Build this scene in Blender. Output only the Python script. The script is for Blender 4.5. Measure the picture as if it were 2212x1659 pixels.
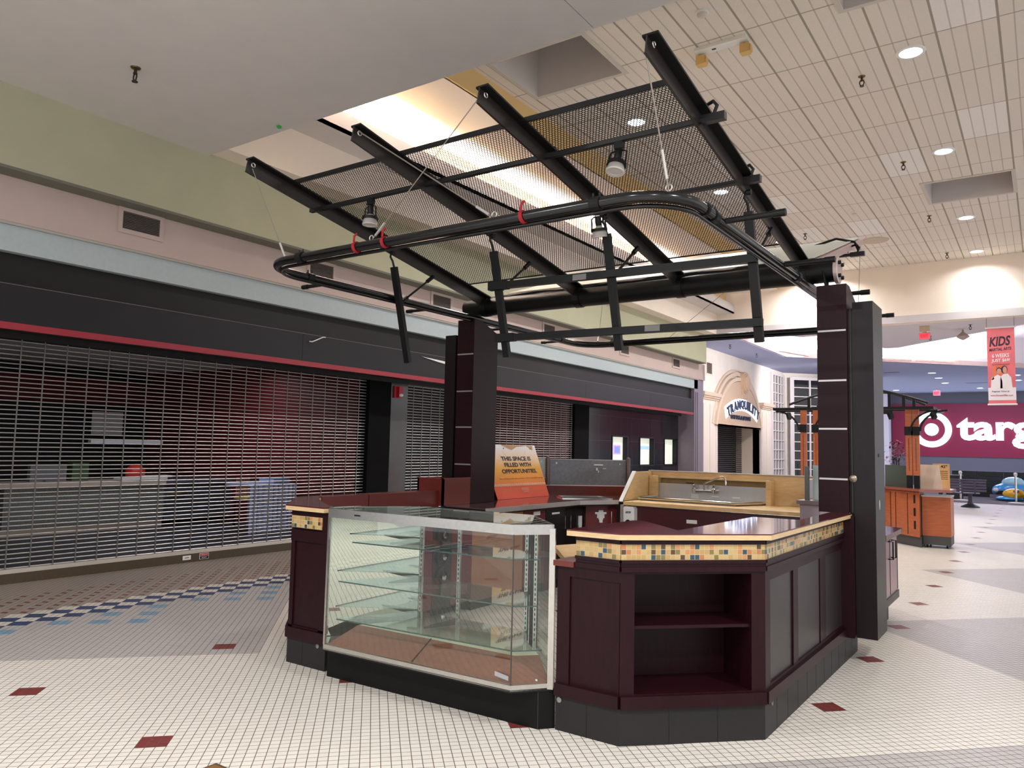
import bpy, bmesh, math, random
from mathutils import Vector, Matrix
for o in list(bpy.data.objects): bpy.data.objects.remove(o)
S = bpy.context.scene; COL = S.collection
R = random.Random(7)

# ------------------------------------------------------------------ camera
F_PX = 1658.19
cam_d = bpy.data.cameras.new('camera'); cam = bpy.data.objects.new('camera', cam_d); COL.objects.link(cam)
cam_d.sensor_fit = 'HORIZONTAL'; cam_d.sensor_width = 36.0; cam_d.lens = 36.0*F_PX/2212
cam_d.clip_start = 0.05; cam_d.clip_end = 200
yaw, pit, rol = 0.60699785, 0.0818336862, -0.022262312
cy, sy, cp, sp = math.cos(yaw), math.sin(yaw), math.cos(pit), math.sin(pit)
vf = Vector((-sy*cp, cy*cp, sp)); vr = Vector((cy, sy, 0)); vd = vf.cross(vr)
cr, sr = math.cos(rol), math.sin(rol)
r2 = vr*cr + vd*sr; d2 = vd*cr - vr*sr
m = Matrix.Identity(4)
for i in range(3): m[i][0] = r2[i]; m[i][1] = -d2[i]; m[i][2] = -vf[i]
m[0][3], m[1][3], m[2][3] = 0, 0, 1.55
cam.matrix_world = m; S.camera = cam

# ------------------------------------------------------------------ world, exposure, big lights
S.view_settings.view_transform = 'Standard'; S.view_settings.look = 'None'
S.view_settings.gamma = 1.0; S.view_settings.use_curve_mapping = False
S.view_settings.exposure = 0.5
w = bpy.data.worlds.new('world'); S.world = w; w.use_nodes = True
bg = w.node_tree.nodes['Background']; bg.inputs[0].default_value = (.94, 0.97, 1.0, 1); bg.inputs[1].default_value = 0.85

def area(name, loc, direction, sx, sy_, power, color=(1, .93, .85), shape='RECTANGLE', spread=180, along=None):
    l = bpy.data.lights.new(name, 'AREA'); l.shape = shape; l.size = sx
    if shape in ('RECTANGLE', 'ELLIPSE'): l.size_y = sy_
    l.energy = power; l.color = color; l.spread = math.radians(spread)
    o = bpy.data.objects.new(name, l); COL.objects.link(o)
    o.location = loc; o.rotation_euler = Vector(direction).to_track_quat('-Z', 'Y').to_euler()
    if along:                                        # the long (Y) side of the lamp runs along this vector
        z_ = -Vector(direction).normalized(); x_ = Vector(along).cross(z_).normalized(); y_ = z_.cross(x_)
        o.rotation_euler = Matrix((x_, y_, z_)).transposed().to_euler()
    return o
WARM = (1.0, .90, .78); COOL = (.86, .88, 1.0)
# ceiling downlights of the tile ceiling (two rows in view and the rows to the right / behind)
DL = [(-1.22, 10.19), (-1.22, 13.9), (-1.21, 18.1), (-1.22, 21.25), (-4.95, 10.27), (-4.95, 13.98), (-4.95, 18.1), (-4.95, 21.3)]
for i, (x, y) in enumerate(DL):
    area('downlight_lamp', (x, y, 6.46), (0, 0, -1), .26, .26, 24 if x > -3 else 90, (.97, .98, 1), 'DISK', 150)
for x, y in ((2.6, 6.4), (2.6, 10.2), (2.6, 13.9), (2.6, 18.1)):
    area('downlight_lamp', (x, y, 6.46), (0, 0, -1), .26, .26, 14, (.97, .98, 1), 'DISK', 150)
for x, y in ((-1.5, -1.5), (-5.0, -1.6), (2.0, -.5), (2.4, 3.0)):
    area('soffit_lamp', (x, y, 4.93), (0, 0, -1), .3, .3, 165, (.97, .98, 1), 'DISK', 165)
# long cove on the left, uplighting the recess
area('cove_lamp', (-7.48, 12.6, 5.74), (.25, 0, 1), .08, 13.5, 300, (.98, .96, .98), along=(0, 1, 0))
area('cove_lamp', (-7.48, 6.8, 5.74), (.25, 0, 1), .08, 2.2, 130, (1, .97, .93), along=(0, 1, 0))
# hall beyond: octagonal cove and lower ceiling
area('cove_lamp', (-7.4, 25.0, 5.2), (.4, 0, 1), .1, 4.5, 120, (.98, .93, 1), along=(0, 1, 0))
area('cove_lamp', (-6.2, 29.0, 5.2), (.3, -.3, 1), .1, 2.6, 120, (.97, .92, 1), along=(.7, .714, 0))
area('cove_lamp', (-2.9, 32.35, 5.2), (.3, -.3, 1), .1, 3.0, 130, (.97, .93, 1), along=(.7, .714, 0))
for x, y, d in ((-5.2, 23.2, (-1, .9, -.55)), (-5.6, 30.2, (-1, .6, -.4))):  # added spots to brighten the arched shop wall; no fixtures there
    l = bpy.data.lights.new('added_wall_fill', 'SPOT'); l.energy = 420; l.spot_size = math.radians(95); l.spot_blend = .8; l.color = (1, .96, .93); l.shadow_soft_size = .04
    o = bpy.data.objects.new('added_wall_fill', l); COL.objects.link(o); o.location = (x, y, 4.9); o.rotation_euler = Vector(d).to_track_quat('-Z', 'Y').to_euler()
area('hall_lamp', (-2.2, 41.0, 4.9), (0, 0, -1), 5, 6, 330, (.66, .70, 1))
# the two wall washers that scallop the end wall
for x, p in ((-.95, 60), (-4.6, 60)):
    l = bpy.data.lights.new('wall_washer', 'SPOT'); l.energy = p*1.5; l.spot_size = math.radians(88); l.spot_blend = .7
    l.color = (.95, 1, .86); l.shadow_soft_size = .06
    o = bpy.data.objects.new('wall_washer', l); COL.objects.link(o); o.location = (x, 21.55, 6.4)
    o.rotation_euler = Vector((0, .18, -1)).to_track_quat('-Z', 'Y').to_euler()

# ------------------------------------------------------------------ material helpers
def lin(c): return tuple(((v/255)/12.92 if v/255 <= .04045 else ((v/255+.055)/1.055)**2.4) for v in c)
MATS = {}
def mat(name, rgb, rough=.5, metal=0, spec=.5, noise=0, nscale=8, bump=0, bscale=60, emit=None, estr=0, stretch=None, coat=0):
    if name in MATS: return MATS[name]
    mt = bpy.data.materials.new(name); mt.use_nodes = True; nt = mt.node_tree; b = nt.nodes['Principled BSDF']
    c = lin(rgb); b.inputs['Base Color'].default_value = (*c, 1)
    b.inputs['Roughness'].default_value = rough; b.inputs['Metallic'].default_value = metal
    b.inputs['Specular IOR Level'].default_value = spec; b.inputs['Coat Weight'].default_value = coat
    b.inputs['Coat Roughness'].default_value = .12
    if noise or bump:
        tc = nt.nodes.new('ShaderNodeNewGeometry'); mp = nt.nodes.new('ShaderNodeMapping')
        nt.links.new(tc.outputs['Position'], mp.inputs['Vector'])
        if stretch: mp.inputs['Scale'].default_value = stretch
    if noise:
        n = nt.nodes.new('ShaderNodeTexNoise'); n.inputs['Scale'].default_value = nscale; n.inputs['Detail'].default_value = 6
        nt.links.new(mp.outputs[0], n.inputs['Vector'])
        rp = nt.nodes.new('ShaderNodeValToRGB'); nt.links.new(n.outputs['Fac'], rp.inputs[0])
        rp.color_ramp.elements[0].position = .3; rp.color_ramp.elements[1].position = .7
        rp.color_ramp.elements[0].color = (*[max(0, v*(1-noise)) for v in c], 1)
        rp.color_ramp.elements[1].color = (*[min(1, v*(1+noise)) for v in c], 1)
        nt.links.new(rp.outputs[0], b.inputs['Base Color'])
    if bump:
        n2 = nt.nodes.new('ShaderNodeTexNoise'); n2.inputs['Scale'].default_value = bscale
        nt.links.new(mp.outputs[0], n2.inputs['Vector'])
        bp = nt.nodes.new('ShaderNodeBump'); bp.inputs['Strength'].default_value = bump; bp.inputs['Distance'].default_value = .01
        nt.links.new(n2.outputs['Fac'], bp.inputs['Height']); nt.links.new(bp.outputs[0], b.inputs['Normal'])
    if emit:
        b.inputs['Emission Color'].default_value = (*lin(emit), 1); b.inputs['Emission Strength'].default_value = estr
    MATS[name] = mt; return mt
class E:                                             # tiny expression wrapper around math nodes
    def __init__(s, nt, sock): s.nt, s.s = nt, sock
    def op(s, o, *a):
        n = s.nt.nodes.new('ShaderNodeMath'); n.operation = o
        for i, v in enumerate((s,)+a):
            if isinstance(v, E): s.nt.links.new(v.s, n.inputs[i])
            else: n.inputs[i].default_value = v
        return E(s.nt, n.outputs[0])
    def __add__(s, b): return s.op('ADD', b)
    def __radd__(s, b): return s.op('ADD', b)
    def __sub__(s, b): return s.op('SUBTRACT', b)
    def __mul__(s, b): return s.op('MULTIPLY', b)
    def __rmul__(s, b): return s.op('MULTIPLY', b)
    def __truediv__(s, b): return s.op('DIVIDE', b)
    def lt(s, b): return s.op('LESS_THAN', b)
    def gt(s, b): return s.op('GREATER_THAN', b)
    def mx(s, b): return s.op('MAXIMUM', b)
    def floor(s): return s.op('FLOOR')
    def round(s): return s.op('ROUND')
    def abs(s): return s.op('ABSOLUTE')
    def eq(s, v): return (s - v).abs().lt(.5)
    def mod(s, v): return s.op('FLOORED_MODULO', v)
def pos(nt):
    g = nt.nodes.new('ShaderNodeNewGeometry'); sx = nt.nodes.new('ShaderNodeSeparateXYZ')
    nt.links.new(g.outputs['Position'], sx.inputs[0])
    return g, [E(nt, sx.outputs[i]) for i in range(3)]
def mixc(nt, fac, a, b):
    n = nt.nodes.new('ShaderNodeMix'); n.data_type = 'RGBA'
    if isinstance(fac, E): nt.links.new(fac.s, n.inputs[0])
    else: n.inputs[0].default_value = fac
    for i, v in ((6, a), (7, b)):
        if isinstance(v, tuple): n.inputs[i].default_value = (*v[:3], 1)
        else: nt.links.new(v, n.inputs[i])
    return n.outputs[2]
def noisetex(nt, vec, scale, detail=3):
    n = nt.nodes.new('ShaderNodeTexNoise'); n.inputs['Scale'].default_value = scale; n.inputs['Detail'].default_value = detail
    if vec is not None: nt.links.new(vec, n.inputs['Vector'])
    return n.outputs['Fac']
def white(nt, *es):
    c = nt.nodes.new('ShaderNodeCombineXYZ')
    for i, e in enumerate(es): nt.links.new(e.s, c.inputs[i])
    n = nt.nodes.new('ShaderNodeTexWhiteNoise'); n.noise_dimensions = '3D'; nt.links.new(c.outputs[0], n.inputs['Vector'])
    return n.outputs['Value']

def floor_material():
    mt = bpy.data.materials.new('mosaic_floor'); mt.use_nodes = True; nt = mt.node_tree; b = nt.nodes['Principled BSDF']
    g, (x, y, z) = pos(nt)
    U = (x + 1.14)/1.333; V = (y - U*.03 - 5.13)/1.37
    a = (U + V)*19.0; bb = (V - U)*19.0
    cream, grey = lin((212, 205, 194)), lin((172, 167, 163))
    col = mixc(nt, .0, cream, cream)
    # grey tile fields
    m_ = None
    for k in range(-1, 4):
        q = a.gt(33.7 + 57*k)*bb.lt(42.7 + 57*k); m_ = q if m_ is None else m_.mx(q)
    for k in (-1, 0, 1):
        m_ = m_.mx(a.lt(-70.5 + 57*k)*bb.gt(33.5 + 57*k))
    col = mixc(nt, m_, col, grey)
    I = ((a + 1.5)/3.0).floor(); J = ((bb + 1.5)/3.0).floor(); D = I - J
    col = mixc(nt, D.lt(-59.5), col, lin((146, 135, 125)))                     # field by the storefront
    inner = D.gt(-67.5)*D.lt(-59.5)*(a - I*3.0).abs().lt(.5)*(bb - J*3.0).abs().lt(.5)
    col = mixc(nt, inner, col, lin((110, 38, 36)))
    chk = D.gt(-59.5)*D.lt(-55.5)
    col = mixc(nt, chk, col, lin((204, 196, 182)))
    col = mixc(nt, D.eq(-58.0).mx(D.eq(-56.0)), col, lin((38, 62, 98)))
    mm = (I + 25.0).mod(6.0)
    n1 = mm.lt(.5).mx(mm.eq(4.0)).mx(mm.eq(2.0)); n2 = mm.lt(.5).mx(mm.eq(4.0)); n3 = mm.lt(.5)
    lb = (D.eq(-54.0)*n1).mx(D.eq(-52.0)*n2).mx(D.eq(-50.0)*n3)
    col = mixc(nt, lb, col, lin((112, 146, 168)))
    ui = U.round(); vi = V.round()
    red = (a - (ui + vi)*19.0).abs().lt(1.5)*(bb - (vi - ui)*19.0).abs().lt(1.5)*ui.gt(-3.5)*ui.lt(.5)
    col = mixc(nt, red, col, lin((112, 44, 42)))
    # small tile to tile variation, dirt, joints
    ta = (a + .5).floor(); tb = (bb + .5).floor()
    wn = E(nt, white(nt, ta, tb, ta))
    mul = nt.nodes.new('ShaderNodeMix'); mul.data_type = 'RGBA'; mul.blend_type = 'MULTIPLY'; mul.inputs[0].default_value = 1
    nz = E(nt, noisetex(nt, g.outputs['Position'], .9, 5))
    shade = wn*.06 + nz*.16 + .87
    cc = nt.nodes.new('ShaderNodeCombineColor')
    for i in range(3): nt.links.new(shade.s, cc.inputs[i])
    nt.links.new(col, mul.inputs[6]); nt.links.new(cc.outputs[0], mul.inputs[7])
    fa = (a - a.round()).abs(); fb = (bb - bb.round()).abs()
    joint = fa.mx(fb).gt(.462)
    final = mixc(nt, joint, mul.outputs[2], lin((88, 68, 60)))
    nt.links.new(final, b.inputs['Base Color'])
    nt.links.new((joint*.4 + .38).s, b.inputs['Roughness']); b.inputs['Specular IOR Level'].default_value = .3
    return mt

def ceiling_material():
    mt = bpy.data.materials.new('acoustic_tile'); mt.use_nodes = True; nt = mt.node_tree; b = nt.nodes['Principled BSDF']
    g, (x, y, z) = pos(nt)
    U = (x + 2.143)/.615; V = (y - 8.62)/1.235
    fu = (U - U.round()).abs(); fv = (V - V.round()).abs()
    U4 = U*4.0; f4 = (U4 - U4.round()).abs()
    main = fu.lt(.022).mx(fv.lt(.009)); groove = f4.lt(.055)
    wn = E(nt, white(nt, U.floor(), V.floor(), U.floor()))
    base = mixc(nt, wn.gt(.93), lin((226, 216, 207)), lin((236, 230, 226)))
    nz = noisetex(nt, g.outputs['Position'], 46, 2)
    col = mixc(nt, E(nt, nz)*.18, base, lin((120, 108, 96)))
    col = mixc(nt, groove*.45, col, lin((140, 126, 112)))
    col = mixc(nt, main*.8, col, lin((150, 138, 124)))
    nt.links.new(col, b.inputs['Base Color']); b.inputs['Roughness'].default_value = .9; b.inputs['Specular IOR Level'].default_value = .1
    bp = nt.nodes.new('ShaderNodeBump'); bp.inputs['Strength'].default_value = .5; bp.inputs['Distance'].default_value = .02
    h = E(nt, nz)*.5 - groove*.8 - main*.6
    nt.links.new(h.s, bp.inputs['Height']); nt.links.new(bp.outputs[0], b.inputs['Normal'])
    return mt

def perforated_material():
    mt = bpy.data.materials.new('perforated_black_steel'); mt.use_nodes = True; nt = mt.node_tree; b = nt.nodes['Principled BSDF']
    b.inputs['Base Color'].default_value = (*lin((16, 15, 15)), 1); b.inputs['Roughness'].default_value = .55; b.inputs['Specular IOR Level'].default_value = .25
    g, (x, y, z) = pos(nt)
    p = .0218
    r = y*1.016/(p*.866); row = r.floor(); xo = x/p + row.mod(2.0)*.5
    fx = xo - xo.floor() - .5; fy = (r - row - .5)*.866
    hole = (fx*fx + fy*fy).lt(.37*.37)
    tr = nt.nodes.new('ShaderNodeBsdfTransparent'); mx = nt.nodes.new('ShaderNodeMixShader')
    nt.links.new(hole.s, mx.inputs[0]); nt.links.new(b.outputs[0], mx.inputs[1]); nt.links.new(tr.outputs[0], mx.inputs[2])
    nt.links.new(mx.outputs[0], nt.nodes['Material Output'].inputs['Surface'])
    return mt

def mosaic_material():
    mt = bpy.data.materials.new('glazed_mosaic_tile'); mt.use_nodes = True; nt = mt.node_tree; b = nt.nodes['Principled BSDF']
    uv = nt.nodes.new('ShaderNodeUVMap'); sx = nt.nodes.new('ShaderNodeSeparateXYZ'); nt.links.new(uv.outputs[0], sx.inputs[0])
    s = .0277; u = E(nt, sx.outputs[0])/s; v = E(nt, sx.outputs[1])/s
    wn = white(nt, u.floor(), v.floor(), u.floor()*v.floor())
    rp = nt.nodes.new('ShaderNodeValToRGB'); rp.color_ramp.interpolation = 'CONSTANT'
    cols = [(0, (186, 156, 106)), (.24, (188, 128, 82)), (.36, (176, 142, 88)), (.5, (48, 70, 84)), (.6, (122, 108, 62)),
            (.69, (180, 150, 98)), (.82, (84, 62, 38)), (.89, (176, 110, 68)), (.96, (84, 104, 100))]
    el = rp.color_ramp.elements
    while len(el) < len(cols): el.new(.5)
    for e_, (p_, c_) in zip(el, cols): e_.position = p_; e_.color = (*lin(c_), 1)
    nt.links.new(wn, rp.inputs[0])
    fu = (u - u.round()).abs(); fv = (v - v.round()).abs()
    gr = fu.lt(.05).mx(fv.lt(.05))
    nt.links.new(mixc(nt, gr, rp.outputs[0], lin((176, 162, 130))), b.inputs['Base Color'])
    nt.links.new((gr*.5 + .15).s, b.inputs['Roughness'])
    bp = nt.nodes.new('ShaderNodeBump'); bp.inputs['Strength'].default_value = .4; bp.inputs['Distance'].default_value = .003; bp.invert = True
    nt.links.new(gr.s, bp.inputs['Height']); nt.links.new(bp.outputs[0], b.inputs['Normal'])
    return mt

def darktile_material():
    mt = bpy.data.materials.new('dark_wall_tile'); mt.use_nodes = True; nt = mt.node_tree; b = nt.nodes['Principled BSDF']
    g, (x, y, z) = pos(nt)
    u = y/.62; v = (z + .1)/.62
    fu = (u - u.round()).abs(); fv = (v - v.round()).abs(); gr = fu.lt(.006).mx(fv.lt(.006))
    nt.links.new(mixc(nt, gr, lin((34, 33, 38)), lin((70, 68, 72))), b.inputs['Base Color'])
    b.inputs['Roughness'].default_value = .12
    return mt

def glass_material(name, tint, ior=1.5):
    mt = bpy.data.materials.new(name); mt.use_nodes = True; nt = mt.node_tree; nt.nodes.remove(nt.nodes['Principled BSDF'])
    tr = nt.nodes.new('ShaderNodeBsdfTransparent'); tr.inputs[0].default_value = (*tint, 1)
    gl = nt.nodes.new('ShaderNodeBsdfGlossy'); gl.inputs['Roughness'].default_value = .01; gl.inputs[0].default_value = (.9, .95, .93, 1)
    fr = nt.nodes.new('ShaderNodeFresnel'); gm = nt.nodes.new('ShaderNodeNewGeometry')
    nt.links.new((E(nt, gm.outputs['Backfacing'])*(1/ior-ior) + ior).s, fr.inputs[0])
    mx = nt.nodes.new('ShaderNodeMixShader')
    nt.links.new(fr.outputs[0], mx.inputs[0]); nt.links.new(tr.outputs[0], mx.inputs[1]); nt.links.new(gl.outputs[0], mx.inputs[2])
    nt.links.new(mx.outputs[0], nt.nodes['Material Output'].inputs['Surface'])
    return mt

FLOOR = floor_material(); CEIL = ceiling_material(); PERF = perforated_material(); MOSAIC = mosaic_material(); DTILE = darktile_material()
GLASS = glass_material('clear_glass', (.95, .97, .955)); SHELFGLASS = glass_material('green_shelf_glass', (.88, .93, .915))
BLACK = mat('black_paint', (15, 14, 14), .42, spec=.3, noise=.15, nscale=20)
BLACK2 = mat('black_satin', (30, 28, 28), .5)
MAHOG = mat('dark_mahogany', (34, 8, 14), .4, spec=.2, noise=.22, nscale=5, stretch=(14, 14, 1.2))
MAHOGD = mat('mahogany_side', (24, 13, 16), .36, spec=.3, noise=.2, nscale=5, stretch=(14, 14, 1.2))
MAROON = mat('maroon_laminate', (84, 26, 32), .07, spec=.6, noise=.06, nscale=40)
REDWOOD = mat('red_brown_laminate', (98, 34, 26), .3, noise=.08, nscale=30)
MAPLE = mat('maple_edge', (204, 174, 130), .4, noise=.1, nscale=6, stretch=(3, 3, 20))
PLYWOOD = mat('birch_ply', (214, 176, 122), .4, noise=.1, nscale=5, stretch=(2, 2, 9))
KICK = mat('black_vinyl_kick', (32, 30, 30), .5, spec=.3, noise=.08, nscale=60)
KICK2 = mat('black_case_base', (9, 9, 9), .5, spec=.2)
CHROME = mat('chrome', (225, 222, 220), .12, 1)
ALU = mat('scuffed_aluminium', (200, 197, 192), .26, 1, noise=.05, nscale=40)
STEEL = mat('brushed_steel', (190, 184, 180), .32, .6, noise=.06, nscale=6, stretch=(40, 2, 2))
MIRROR = mat('mirror', (196, 198, 190), .01, 1)
WHITEP = mat('white_plastic', (222, 220, 216), .35)
BLACKP = mat('black_plastic', (13, 13, 14), .45, spec=.3)
REDV = mat('red_velcro', (150, 22, 34), .8)
WALLG = mat('green_paint', (178, 176, 150), .85, spec=.2, noise=.03, nscale=3)
WALLP = mat('pink_beige_paint', (196, 176, 168), .85, spec=.2, noise=.03, nscale=3)
WALLB = mat('blue_grey_paint', (180, 190, 192), .85, spec=.2, noise=.03, nscale=20)
SOFF = mat('white_gypsum', (212, 206, 202), .9, spec=.15, noise=.02, nscale=3)
SOFFG = mat('grey_soffit_paint', (180, 176, 168), .9, spec=.15)
CREAM = mat('cream_paint', (236, 222, 208), .85, spec=.2, noise=.02, nscale=2)
TAN = mat('tan_paint', (214, 182, 128), .85, spec=.2)
RECESSG = mat('grey_recess', (206, 198, 194), .9)
FASC = mat('charcoal_fascia', (29, 26, 26), .5, spec=.3, noise=.08, nscale=4)
FASC2 = mat('charcoal_signband', (30, 28, 31), .42, spec=.3, noise=.06, nscale=2)
REDB = mat('red_band', (150, 34, 48), .45)
BRONZE = mat('bronze_bar', (74, 62, 46), .5, noise=.08, nscale=30)
STOREBLK = mat('store_dark', (22, 16, 18), .7)
STORERED = mat('store_red', (96, 16, 22), .6)
LENS = mat('lamp_lens', (255, 255, 255), .5, emit=(245, 250, 255), estr=6)
PAPER = mat('white_paper', (226, 222, 218), .7)

# ------------------------------------------------------------------ mesh + object helpers
class MB:
    def __init__(s): s.v, s.f, s.mi, s.uv = [], [], [], {}
    def add(s, vs, fs, mi=0):
        o = len(s.v); s.v += [tuple(v) for v in vs]
        for f in fs: s.f.append([o+i for i in f]); s.mi.append(mi)
        return s
    def box(s, x0, x1, y0, y1, z0, z1, mi=0):
        return s.add([(x, y, z) for z in (z0, z1) for x, y in ((x0, y0), (x1, y0), (x1, y1), (x0, y1))],
                     [(3, 2, 1, 0), (4, 5, 6, 7), (0, 1, 5, 4), (1, 2, 6, 5), (2, 3, 7, 6), (3, 0, 4, 7)], mi)
    def obox(s, c, ax, ay, az, mi=0):
        c, ax, ay, az = Vector(c), Vector(ax), Vector(ay), Vector(az)
        return s.add([c+ax*i+ay*j+az*k for k in (-1, 1) for i, j in ((-1, -1), (1, -1), (1, 1), (-1, 1))],
                     [(3, 2, 1, 0), (4, 5, 6, 7), (0, 1, 5, 4), (1, 2, 6, 5), (2, 3, 7, 6), (3, 0, 4, 7)], mi)
    def slab(s, p, q, z0, z1, o0, o1, mi=0):            # wall piece along p->q (plan); o0..o1 along outward normal (right of p->q)
        p, q = Vector((p[0], p[1], 0)), Vector((q[0], q[1], 0)); d = (q-p).normalized(); n = Vector((d.y, -d.x, 0))
        c = (p+q)/2 + n*((o0+o1)/2); c.z = (z0+z1)/2
        return s.obox(c, (q-p)/2, n*((o1-o0)/2), (0, 0, (z1-z0)/2), mi)
    def prism(s, poly, z0, z1, mi=0):
        n = len(poly); vs = [(x, y, z0) for x, y in poly]+[(x, y, z1) for x, y in poly]
        fs = [tuple(range(n-1, -1, -1)), tuple(range(n, 2*n))]+[(i, (i+1) % n, n+(i+1) % n, n+i) for i in range(n)]
        return s.add(vs, fs, mi)
    def ext(s, pts, vec, mi=0):
        n = len(pts); vec = Vector(vec); pts = [Vector(p) for p in pts]
        return s.add(pts+[p+vec for p in pts], [tuple(range(n-1, -1, -1)), tuple(range(n, 2*n))]+[(i, (i+1) % n, n+(i+1) % n, n+i) for i in range(n)], mi)
    def bar(s, p, q, w_, h, up=(0, 0, 1), mi=0):
        p, q = Vector(p), Vector(q); d = q-p; a = d.normalized().cross(Vector(up)).normalized(); u = a.cross(d.normalized())
        return s.obox((p+q)/2, d/2, a*w_/2, u*h/2, mi)
    def tube(s, path, r, n=10, closed=False, mi=0):
        path = [Vector(p) for p in path]; N = len(path); rs = r if isinstance(r, (list, tuple)) else [r]*N; rings = []
        pu = None
        for i, p in enumerate(path):
            if closed: d = path[(i+1) % N]-path[i-1]
            else: d = path[min(i+1, N-1)]-path[max(i-1, 0)]
            d.normalize()
            if pu is None: pu = Vector((0, 0, 1)) if abs(d.z) < .9 else Vector((1, 0, 0))
            a = d.cross(pu).normalized(); u = a.cross(d).normalized(); pu = u
            rings.append([p+(a*math.cos(t)+u*math.sin(t))*rs[i] for t in [2*math.pi*k/n for k in range(n)]])
        vs = [v for rr in rings for v in rr]; fs = []
        for i in range(N if closed else N-1):
            j = (i+1) % N
            for k in range(n): fs.append((i*n+k, i*n+(k+1) % n, j*n+(k+1) % n, j*n+k))
        if not closed: fs += [tuple(range(n-1, -1, -1)), tuple(range((N-1)*n, N*n))]
        return s.add(vs, fs, mi)
    def lathe(s, prof, c, ax=(0, 0, 1), n=24, mi=0):
        ax = Vector(ax).normalized(); c = Vector(c); t = Vector((1, 0, 0)) if abs(ax.x) < .9 else Vector((0, 1, 0))
        a = ax.cross(t).normalized(); u = ax.cross(a); vs = []
        for r, h in prof:
            for k in range(n):
                th = 2*math.pi*k/n; vs.append(c+ax*h+(a*math.cos(th)+u*math.sin(th))*r)
        fs = [(i*n+k, i*n+(k+1) % n, (i+1)*n+(k+1) % n, (i+1)*n+k) for i in range(len(prof)-1) for k in range(n)]
        fs += [tuple(range(n-1, -1, -1)), tuple(range((len(prof)-1)*n, len(prof)*n))]
        return s.add(vs, fs, mi)
    def quad(s, a, b, c, d, mi=0): return s.add([a, b, c, d], [(0, 1, 2, 3)], mi)
    def ball(s, c, rx, ry, rz, n=16, mi=0):
        vs, fs = [], []; c = Vector(c); mth = n//2
        for i in range(mth+1):
            ph = math.pi*i/mth
            for k in range(n):
                th = 2*math.pi*k/n; vs.append(c+Vector((rx*math.sin(ph)*math.cos(th), ry*math.sin(ph)*math.sin(th), rz*math.cos(ph))))
        for i in range(mth):
            for k in range(n): fs.append((i*n+k, (i+1)*n+k, (i+1)*n+(k+1) % n, i*n+(k+1) % n))
        return s.add(vs, fs, mi)
    def text(s, body, o, ex, ey, height, width=None, depth=.002, bold=0, align='LEFT', mi=0, spacing=1.0):
        cu = bpy.data.curves.new('t', 'FONT'); cu.body = body; cu.size = 1; cu.extrude = .5; cu.offset = bold; cu.align_x = 'LEFT'
        cu.space_character = spacing; cu.resolution_u = 3
        ob = bpy.data.objects.new('t', cu); COL.objects.link(ob); dg = bpy.context.evaluated_depsgraph_get()
        me = bpy.data.meshes.new_from_object(ob.evaluated_get(dg)); vs = [v.co.copy() for v in me.vertices]; fs = [tuple(p.vertices) for p in me.polygons]
        bpy.data.objects.remove(ob); bpy.data.curves.remove(cu); bpy.data.meshes.remove(me)
        if not vs: return s
        x0, x1 = min(v.x for v in vs), max(v.x for v in vs); y0, y1 = min(v.y for v in vs), max(v.y for v in vs)
        ky = height/(y1-y0); kx = (width/(x1-x0)) if width else ky
        ex, ey, o = Vector(ex), Vector(ey), Vector(o); ez = ex.cross(ey).normalized(); W_ = (x1-x0)*kx
        off = {'LEFT': 0, 'CENTER': -W_/2, 'RIGHT': -W_}[align]
        return s.add([o+ex*((v.x-x0)*kx+off)+ey*((v.y-y0)*ky)+ez*(v.z+.5)*depth for v in vs], fs, mi)

def mesh(name, mb, mats, smooth=False):
    me = bpy.data.meshes.new(name); me.from_pydata([tuple(v) for v in mb.v], [], mb.f)
    if not isinstance(mats, (list, tuple)): mats = [mats]
    for mt in mats: me.materials.append(mt)
    for p, k in zip(me.polygons, mb.mi): p.material_index = k; p.use_smooth = smooth
    bm = bmesh.new(); bm.from_mesh(me)
    bmesh.ops.recalc_face_normals(bm, faces=bm.faces)
    bm.to_mesh(me); bm.free()
    if smooth:
        try: me.set_sharp_from_angle(angle=math.radians(40))
        except Exception: pass
    me.update(); return me
def tag(o, label, cat, group=None, kind=None):
    if label: o['label'] = label
    if cat: o['category'] = cat
    if group: o['group'] = group
    if kind: o['kind'] = kind
    return o
def thing(name, loc, label, cat, group=None):
    o = bpy.data.objects.new(name, None); COL.objects.link(o); o.location = loc; o.empty_display_size = .1
    return tag(o, label, cat, group)
def part(name, mb, mats, parent=None, smooth=False, label=None):
    o = bpy.data.objects.new(name, mesh(name, mb, mats, smooth)); COL.objects.link(o)
    if parent is not None:
        o.parent = parent
        if parent.type == 'EMPTY': o.matrix_parent_inverse = Matrix.Translation(parent.location).inverted()
    if label: o['label'] = label
    return o
def struct(name, mb, mats, smooth=False, parent=None):
    o = part(name, mb, mats, parent, smooth)
    if parent is None: o['kind'] = 'structure'
    return o
def solo(name, mb, mats, label, cat, group=None, smooth=False):
    return tag(part(name, mb, mats, None, smooth), label, cat, group)
def dup(root, delta, label=None, group=None):
    r = root.copy(); COL.objects.link(r); r.location = Vector(root.location)+Vector(delta)
    if label: r['label'] = label
    if group: r['group'] = group
    def kids(a, b):
        for ch in list(a.children):
            c = ch.copy(); COL.objects.link(c); c.parent = b; kids(ch, c)
    kids(root, r); return r

# =================================================================== SETTING
YE = 21.9                                             # end wall plane
struct('floor', MB().box(-9.0, 8, -4, 50, -.1, 0), FLOOR)
struct('floor', MB().prism([(-3.2, 30.42), (2.5, 30.55), (2.5, 40), (-4.5, 40), (-4.0, 33.0)], 0, .012), mat('grey_carpet', (96, 92, 98), .95, noise=.1, nscale=90))
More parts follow.
